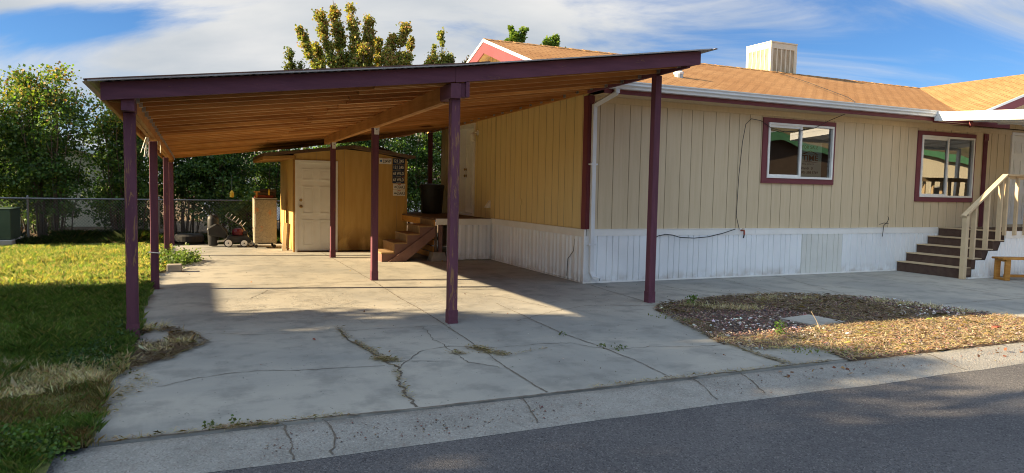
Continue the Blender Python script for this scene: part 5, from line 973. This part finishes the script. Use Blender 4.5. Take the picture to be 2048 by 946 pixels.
# ---- grass, weeds, stones, straw
def blades(name, X, Y, Z, h, w, tint, lean=.5, mat='blade'):
    n = len(X); a = rng.random(n)*2*np.pi; ln = (rng.random(n)*lean)[:, None]*h[:, None]; dr = np.c_[np.cos(a), np.sin(a), np.zeros(n)]; sd2 = np.c_[-np.sin(a), np.cos(a), np.zeros(n)]; P = np.c_[X, Y, Z]
    W = (w*(.6+.8*rng.random(n)))[:, None]; mid_ = P+dr*ln*.35+np.c_[np.zeros((n, 2)), h*.6]; tip = P+dr*ln*1.2+np.c_[np.zeros((n, 2)), h]
    V = np.stack([P-sd2*W/2, P+sd2*W/2, mid_+sd2*W*.4, tip, mid_-sd2*W*.4], 1).reshape(-1, 3); I = np.arange(5*n); return tag(raw_mesh(name, V, 5, I, np.repeat(tint, 5, 0), M[mat]), kind='stuff')
def straws(name, X, Y, Z, L, w, tint, flat=.25):
    n = len(X); a = rng.random(n)*2*np.pi; e = rng.normal(size=n)*flat; d = np.c_[np.cos(a)*np.cos(e), np.sin(a)*np.cos(e), np.abs(np.sin(e))]; s = np.c_[-np.sin(a), np.cos(a), np.zeros(n)]; P = np.c_[X, Y, Z]; LL = L[:, None]; W = w[:, None] if hasattr(w, '__len__') else w
    bend = np.c_[rng.normal(size=(n, 2))*.15, rng.random(n)*.15]*LL
    V = np.stack([P-s*W/2, P+s*W/2, P+d*LL*.5+bend+s*W/2, P+d*LL, P+d*LL*.5+bend-s*W/2], 1).reshape(-1, 3); return tag(raw_mesh(name, V, 5, np.arange(5*n), np.repeat(tint, 5, 0), M['blade']), kind='stuff')
def pebbles(name, X, Y, Z, S, tint):
    n = len(X); base = np.array([(1, 0, 0), (.3, .95, 0), (-.8, .6, 0), (-.8, -.6, 0), (.3, -.95, 0), (.1, .1, .7), (0, 0, -.5)]); F = [(0, 1, 5), (1, 2, 5), (2, 3, 5), (3, 4, 5), (4, 0, 5), (1, 0, 6), (2, 1, 6), (3, 2, 6), (4, 3, 6), (0, 4, 6)]
    a = rng.random(n)*6.28; c, s = np.cos(a), np.sin(a); sc = rng.uniform(.6, 1.3, (n, 1, 3))*S[:, None, None]; V = base[None]*sc*(1+.25*rng.normal(size=(n, 7, 1))); V = np.stack([V[..., 0]*c[:, None]-V[..., 1]*s[:, None], V[..., 0]*s[:, None]+V[..., 1]*c[:, None], V[..., 2]], -1)+np.c_[X, Y, Z][:, None]
    I = (np.array(F)[None]+7*np.arange(n)[:, None, None]).ravel(); return tag(raw_mesh(name, V.reshape(-1, 3), 3, I, np.repeat(tint, 7, 0), M['pebble']), kind='stuff')
GR = [(.15, .25, .055), (.21, .31, .08), (.12, .20, .05), (.36, .36, .14)]; STR = [(.60, .50, .30), (.48, .39, .22), (.70, .62, .42), (.35, .28, .16)]; DRY = [(.34, .25, .12), (.25, .19, .09), (.40, .33, .17), (.20, .18, .07)]
def lawn_blades(n, x0, x1, y0, y1, h, w):
    X = rng.uniform(x0, x1, n); Y = rng.uniform(y0, y1, n); k = X < lawn_edge(Y)+.05; k &= (Y > 4.42) | ((X < -.75) & (Y > 4.0)); X, Y = X[k], Y[k]; n = len(X); nz = vnoise(X, Y, 2.3, 31); n2 = vnoise(X, Y, 7, 32)
    t = pal(n, GR, (4, 4, 3, 2)); yy = Y+(nz-.5)*1.1+(n2-.5)*.5
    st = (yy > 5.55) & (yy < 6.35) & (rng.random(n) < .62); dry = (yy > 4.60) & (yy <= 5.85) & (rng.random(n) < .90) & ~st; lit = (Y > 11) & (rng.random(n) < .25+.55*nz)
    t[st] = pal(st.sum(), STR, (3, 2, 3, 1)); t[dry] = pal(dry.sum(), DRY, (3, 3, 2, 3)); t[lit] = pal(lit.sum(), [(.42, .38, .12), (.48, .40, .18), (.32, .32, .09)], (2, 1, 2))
    hh = h*(.4+1.0*rng.random(n))*(.45+1.1*n2)*(1+.5*(nz-.5))*1.1; hh[dry] *= .8; hh[st] *= 1.05
    return X, Y, lawn_z(X, Y)-.006, hh, np.full(n, w), t
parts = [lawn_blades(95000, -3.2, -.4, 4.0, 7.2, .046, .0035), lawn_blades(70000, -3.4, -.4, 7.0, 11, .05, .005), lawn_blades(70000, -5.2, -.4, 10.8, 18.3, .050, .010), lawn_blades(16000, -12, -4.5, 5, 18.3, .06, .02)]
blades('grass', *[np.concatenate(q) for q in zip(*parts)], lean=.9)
# taller straw tufts on the dry band and round the first post
def tufts(centers, n, r, h, cols, w, name, wid=.0032, lean=1.3):
    C = np.array(centers); k = rng.integers(len(C), size=n*len(C)); X = C[k, 0]+rng.normal(size=len(k))*r; Y = C[k, 1]+rng.normal(size=len(k))*r*.8; N = len(k); straws(name, X, Y, np.where(X < -.62, lawn_z(X, Y), .006)+.03*rng.random(N), h*(.4+.8*rng.random(N)), np.full(N, wid), pal(N, cols, w), .55)
cs = [(x, y) for x, y in zip(rng.uniform(-2.3, -.62, 46), rng.uniform(5.5, 6.5, 46))]; tufts(cs, 120, .05, .085, STR, (3, 2, 3, 1), 'dry_grass')
tufts([(-.42, 6.95), (-.25, 7.1), (-.1, 7.15), (-.3, 6.8), (-.55, 6.55), (-.48, 7.9), (-.35, 7.95)], 110, .05, .10, STR, (3, 2, 3, 1), 'dry_grass')
X = rng.uniform(-.62, .12, 9000); Y = rng.uniform(6.2, 8.15, 9000); dp = [(-.60, 8.12), (-.45, 8.08), (-.25, 7.9), (-.02, 7.55), (.10, 7.1), (-.08, 6.75), (-.28, 6.5), (-.45, 6.3), (-.62, 6.1)]
k = in_poly(X+.05*(vnoise(X, Y, 9, 40)-.5), Y+.1*(vnoise(X, Y, 9, 41)-.5), dp) & (vnoise(X, Y, 5, 42) > .22) & ~((X > -.52) & (X < -.25) & (Y > 7.25) & (Y < 7.75)); X, Y = X[k], Y[k]; n = len(X)
straws('straw_litter', X, Y, .006+.02*rng.random(n), .03+.07*rng.random(n), .0045, pal(n, [(.22, .15, .09), (.13, .09, .06), (.38, .30, .17), (.07, .05, .04)], (4, 4, 2, 2)))
tag(sheet('litter_soil', -.7, .2, 6.0, 8.2, .03, lambda x, y: -.008+.026*vnoise(x, y, 8, 44), M['soil'], lambda x, y: in_poly(x, y, [(a*.9-.05, (b_-7.1)*.9+7.1) for a, b_ in dp]) & (vnoise(x, y, 7, 43) > .32) & ~((x > -.52) & (x < -.25) & (y > 7.25) & (y < 7.75))), kind='structure')
# creeping green weeds: on the kerb corner, beside posts
def weeds(name, centers, n, r, size, cols=GREENS, w=(2, 4, 3, 1), h=.06):
    C = np.array(centers); k = rng.integers(len(C), size=n*len(C)); P = np.c_[C[k, 0]+rng.normal(size=len(k))*r, C[k, 1]+rng.normal(size=len(k))*r, np.abs(rng.normal(size=len(k)))*h+.012]; P[:, 2] += np.where(P[:, 0] < -.62, lawn_z(P[:, 0], P[:, 1]), 0); return tag(leaf_mesh(name, P, size, pal(len(P), cols, w), None), kind='stuff')
weeds('ground_cover', [(x, y) for x, y in zip(rng.uniform(-1.9, -.75, 40), rng.uniform(4.25, 4.75, 40))], 150, .07, .022, h=.03)
weeds('ground_cover', [(-.75, 6.75), (-.68, 6.5), (-.85, 6.3), (-.8, 7.0), (-.62, 7.3), (-.95, 6.6), (-.66, 6.1), (-.7, 7.7)], 260, .07, .022, [(.04, .08, .025), (.06, .11, .03)], (1, 1), h=.04)
weeds('ground_cover', [(-.5, 13.4), (-.35, 14.0), (-.25, 14.3), (-.55, 14.2), (-.3, 14.7), (-.1, 14.8), (-.62, 14.8), (-.5, 15.4), (-.15, 14.5)], 200, .11, .045, [(.10, .16, .04), (.16, .22, .06), (.07, .12, .03)], (1, 1, 1), h=.09)
# dark rough growth under the shrubs along the fence
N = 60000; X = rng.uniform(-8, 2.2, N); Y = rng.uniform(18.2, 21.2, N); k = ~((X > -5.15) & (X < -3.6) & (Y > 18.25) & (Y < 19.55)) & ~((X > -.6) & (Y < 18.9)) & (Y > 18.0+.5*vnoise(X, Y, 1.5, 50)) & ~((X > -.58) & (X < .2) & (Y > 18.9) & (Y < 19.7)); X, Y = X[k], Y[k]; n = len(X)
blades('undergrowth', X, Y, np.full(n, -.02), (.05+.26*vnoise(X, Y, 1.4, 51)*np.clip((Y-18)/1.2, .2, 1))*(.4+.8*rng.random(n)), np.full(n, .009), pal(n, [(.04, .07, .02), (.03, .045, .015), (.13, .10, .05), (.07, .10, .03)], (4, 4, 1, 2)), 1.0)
# gravel bed: stones, bark, straw
N = 15000; X = rng.uniform(4.7, 9.6, N); Y = rng.uniform(4.5, 8.1, N); k = in_poly(X, Y, isl_poly) & ~in_poly(X, Y, [(6.32, 6.28), (6.88, 6.38), (6.93, 5.88), (6.40, 5.80)]); X, Y = X[k], Y[k]; n = len(X); red = vnoise(X, Y, 1.6, 60); t = pal(n, [(.22, .11, .09), (.17, .12, .11), (.34, .25, .21), (.10, .08, .08), (.28, .21, .16)], (4, 3, 2, 4, 3)); wh = (vnoise(X, Y, 1.3, 61) > .62) & (rng.random(n) < .12); t[wh] = pal(wh.sum(), [(.7, .66, .62), (.55, .5, .47)], (1, 1)); pebbles('gravel', X, Y, .012+.01*rng.random(n), .009+.010*rng.random(n)**2+.007*wh*rng.random(n), t)
N = 34000; X = rng.uniform(4.7, 9.6, N); Y = rng.uniform(4.5, 8.1, N); k = in_poly(X, Y, isl_poly) & ((vnoise(X, Y, 1.1, 62) > .52) | ((Y < 5.6) & (X > 5)) | (Y-.1*X > 6.4)) & ~in_poly(X, Y, [(6.32, 6.28), (6.88, 6.38), (6.93, 5.88), (6.40, 5.80)]); X, Y = X[k], Y[k]; n = len(X)
tn = pal(n, [(.62, .50, .27), (.50, .36, .20), (.38, .22, .14), (.72, .62, .38)], (3, 4, 2, 2)); shaded = Y > 5.75; tn[shaded] = pal(shaded.sum(), [(.30, .22, .13), (.20, .14, .09), (.14, .10, .075), (.44, .37, .22)], (3, 3, 3, 2)); straws('straw', X, Y, .012+.02*rng.random(n), .04+.09*rng.random(n), .0045, tn, .10)  # straw behind the shadow edge: shade put into darker colours
tufts([(6.2, 7.1), (6.35, 7.0), (6.5, 6.95), (6.1, 7.2), (8.9, 6.6), (9.0, 6.3), (8.8, 6.9), (7.5, 7.6), (7.2, 7.5), (9.1, 5.9), (7.9, 7.4), (5.9, 7.4)], 150, .09, .085, STR, (3, 1, 3, 1), 'dry_grass', .0035, 1.5)
weeds('ground_cover', [(5.2, 4.95), (5.6, 4.75), (5.9, 4.7), (5.4, 4.9), (6.1, 4.9), (5.1, 6.9), (5.2, 6.5)], 45, .10, .022, [(.24, .25, .09), (.17, .19, .07)], (1, 1), h=.015)
for x, y, lab in ((5.62, 5.58, 'small bright green weed sprouting at the sunlit edge of the gravel bed'), (5.95, 7.45, 'small dark green weed in the far corner of the gravel bed')):
    w = thing('weed', lab, 'weed', (x, y, 0)); s = MB()
    for k in range(4): a = k*1.6; s.tube([(x, y, 0), (x+.03*math.cos(a), y+.03*math.sin(a), .08), (x+.05*math.cos(a), y+.05*math.sin(a), .15)], .003, 4)
    s.build('stem', M['bark'], w); P = np.c_[x+rng.normal(size=90)*.03, y+rng.normal(size=90)*.03, rng.uniform(.02, .15, 90)]; leaf_mesh('leaves', P, .026, pal(90, [(.14, .24, .05), (.10, .18, .04)], (1, 1)), w)
tag(MB().tube([(6.25, 5.62, 0), (6.2, 5.64, .12), (6.13, 5.65, .22)], .004, 4).build('dry_stalk', M['tan_paint']), 'single dry upright stalk in the gravel bed', 'stalk')
tag(MB().box(8.3, 8.38, 5.0, 5.06, .02, .04).build('red_scrap', M['rust_pipe']), 'bit of red litter in the sunlit gravel', 'litter')
# straw and weeds in the cracks
def along(pts, n, jit):
    P = np.array(pts, float); i = rng.integers(len(P)-1, size=n); f = rng.random(n)[:, None]; return P[i]*(1-f)+P[i+1]*f+rng.normal(size=(n, 2))*jit
A = np.concatenate([along([(1.33, 7.45), (1.34, 6.81)], 160, .022), along([(1.36, 6.7), (1.44, 6.29), (1.46, 5.83)], 420, .02), along([(1.40, 5.98), (1.56, 5.86)], 420, .032), along([(2.38, 6.15), (2.40, 5.92), (2.52, 5.75)], 620, .04), along([(2.1, 5.98), (2.2, 5.9)], 120, .03), along([(2.45, 5.7), (3.0, 5.85)], 60, .012), along([(1.5, 5.7), (1.42, 5.24), (1.36, 4.7)], 150, .012), along([(-.5, 4.56), (.9, 4.555)], 380, .016), along([(.1, 4.56), (.4, 4.55)], 260, .02), along([(2.7, 4.56), (5.2, 4.56)], 520, .018), along([(4.82, 5.45), (4.75, 5.0), (4.76, 4.62)], 420, .025), along([(5.0, 5.17), (5.55, 5.15)], 90, .015), along([(4.8, 5.5), (5.3, 7.1)], 500, .035), along([(5.55, 7.65), (9.0, 7.25)], 0, .03), along([(-.6, 5.4), (-.35, 5.75), (-.5, 6.2)], 260, .05), along([(-.55, 5.0), (-.5, 5.8)], 160, .05)])
n = len(A); straws('crack_straw', A[:, 0], A[:, 1], .005+.012*rng.random(n), .02+.05*rng.random(n), .0032, pal(n, [(.42, .33, .19), (.30, .22, .13), (.2, .15, .09), (.18, .18, .08)], (4, 3, 2, 1)), .12)
weeds('crack_weeds', [(3.53, 5.72), (3.60, 5.60), (3.42, 6.35), (3.66, 5.62), (.05, 4.6), (.2, 4.62)], 16, .03, .022, [(.10, .13, .05), (.14, .17, .07)], (1, 1), h=.012)
# fallen leaves and grit in the gutter and on the slab
N = 420; X = np.concatenate([rng.uniform(.3, 2.6, 200), rng.uniform(3.6, 9, 220)]); Y = np.concatenate([rng.normal(4.25, .07, 200), rng.normal(4.28, .09, 220)]); Z = np.interp(Y, [4.04, 4.12, 4.25, 4.40, 4.50], [-.05, -.046, -.03, -.008, -.004])+.006; pebbles('kerb_grit', X, Y, Z, .003+.005*rng.random(N), pal(N, [(.2, .10, .08), (.14, .09, .07), (.3, .24, .18)], (2, 2, 1)))
N = 46; X = np.concatenate([rng.uniform(4.2, 8.5, 34), rng.uniform(-.3, 4.5, 12)]); Y = np.concatenate([rng.normal(4.36, .08, 34), rng.uniform(5, 14, 12)]); Z = np.where(Y < 4.55, np.interp(Y, [4.04, 4.12, 4.25, 4.40, 4.50], [-.05, -.046, -.03, -.008, -.004]), 0)+.012; tag(leaf_mesh('fallen_leaves', np.c_[X, Y, Z], .035, pal(N, [(.24, .09, .06), (.22, .12, .08), (.36, .2, .1)], (2, 2, 1)), None), kind='stuff')
N = 900; X = rng.uniform(-.5, 9, N); Y = rng.uniform(4.7, 14, N); k = ~in_poly(X, Y, isl_poly) & ~((X > 5.6) & (Y > 9.7)); X, Y = X[k], Y[k]; n = len(X); pebbles('slab_grit', X, Y, np.full(n, .002), .003+.005*rng.random(n)**2, pal(n, [(.3, .26, .2), (.12, .1, .08), (.5, .46, .4)], (2, 2, 1)))
# bird feeder hanging in the shrubs
bf = thing('bird_feeder', 'small pale hanging bird feeder bottle in the shrubs above the mower', 'bird feeder', (.84, 20.0, 1.1)); MB().lathe([(.02, 0), (.055, .02), (.055, .13), (.03, .17), (.012, .19)], (.84, 20.0, 1.12), 12).build('bottle', M['yellow'], bf); MB().tube([(.84, 20, 1.31), (.84, 20.02, 1.7)], .004, 4).build('hanger', M['steel'], bf)
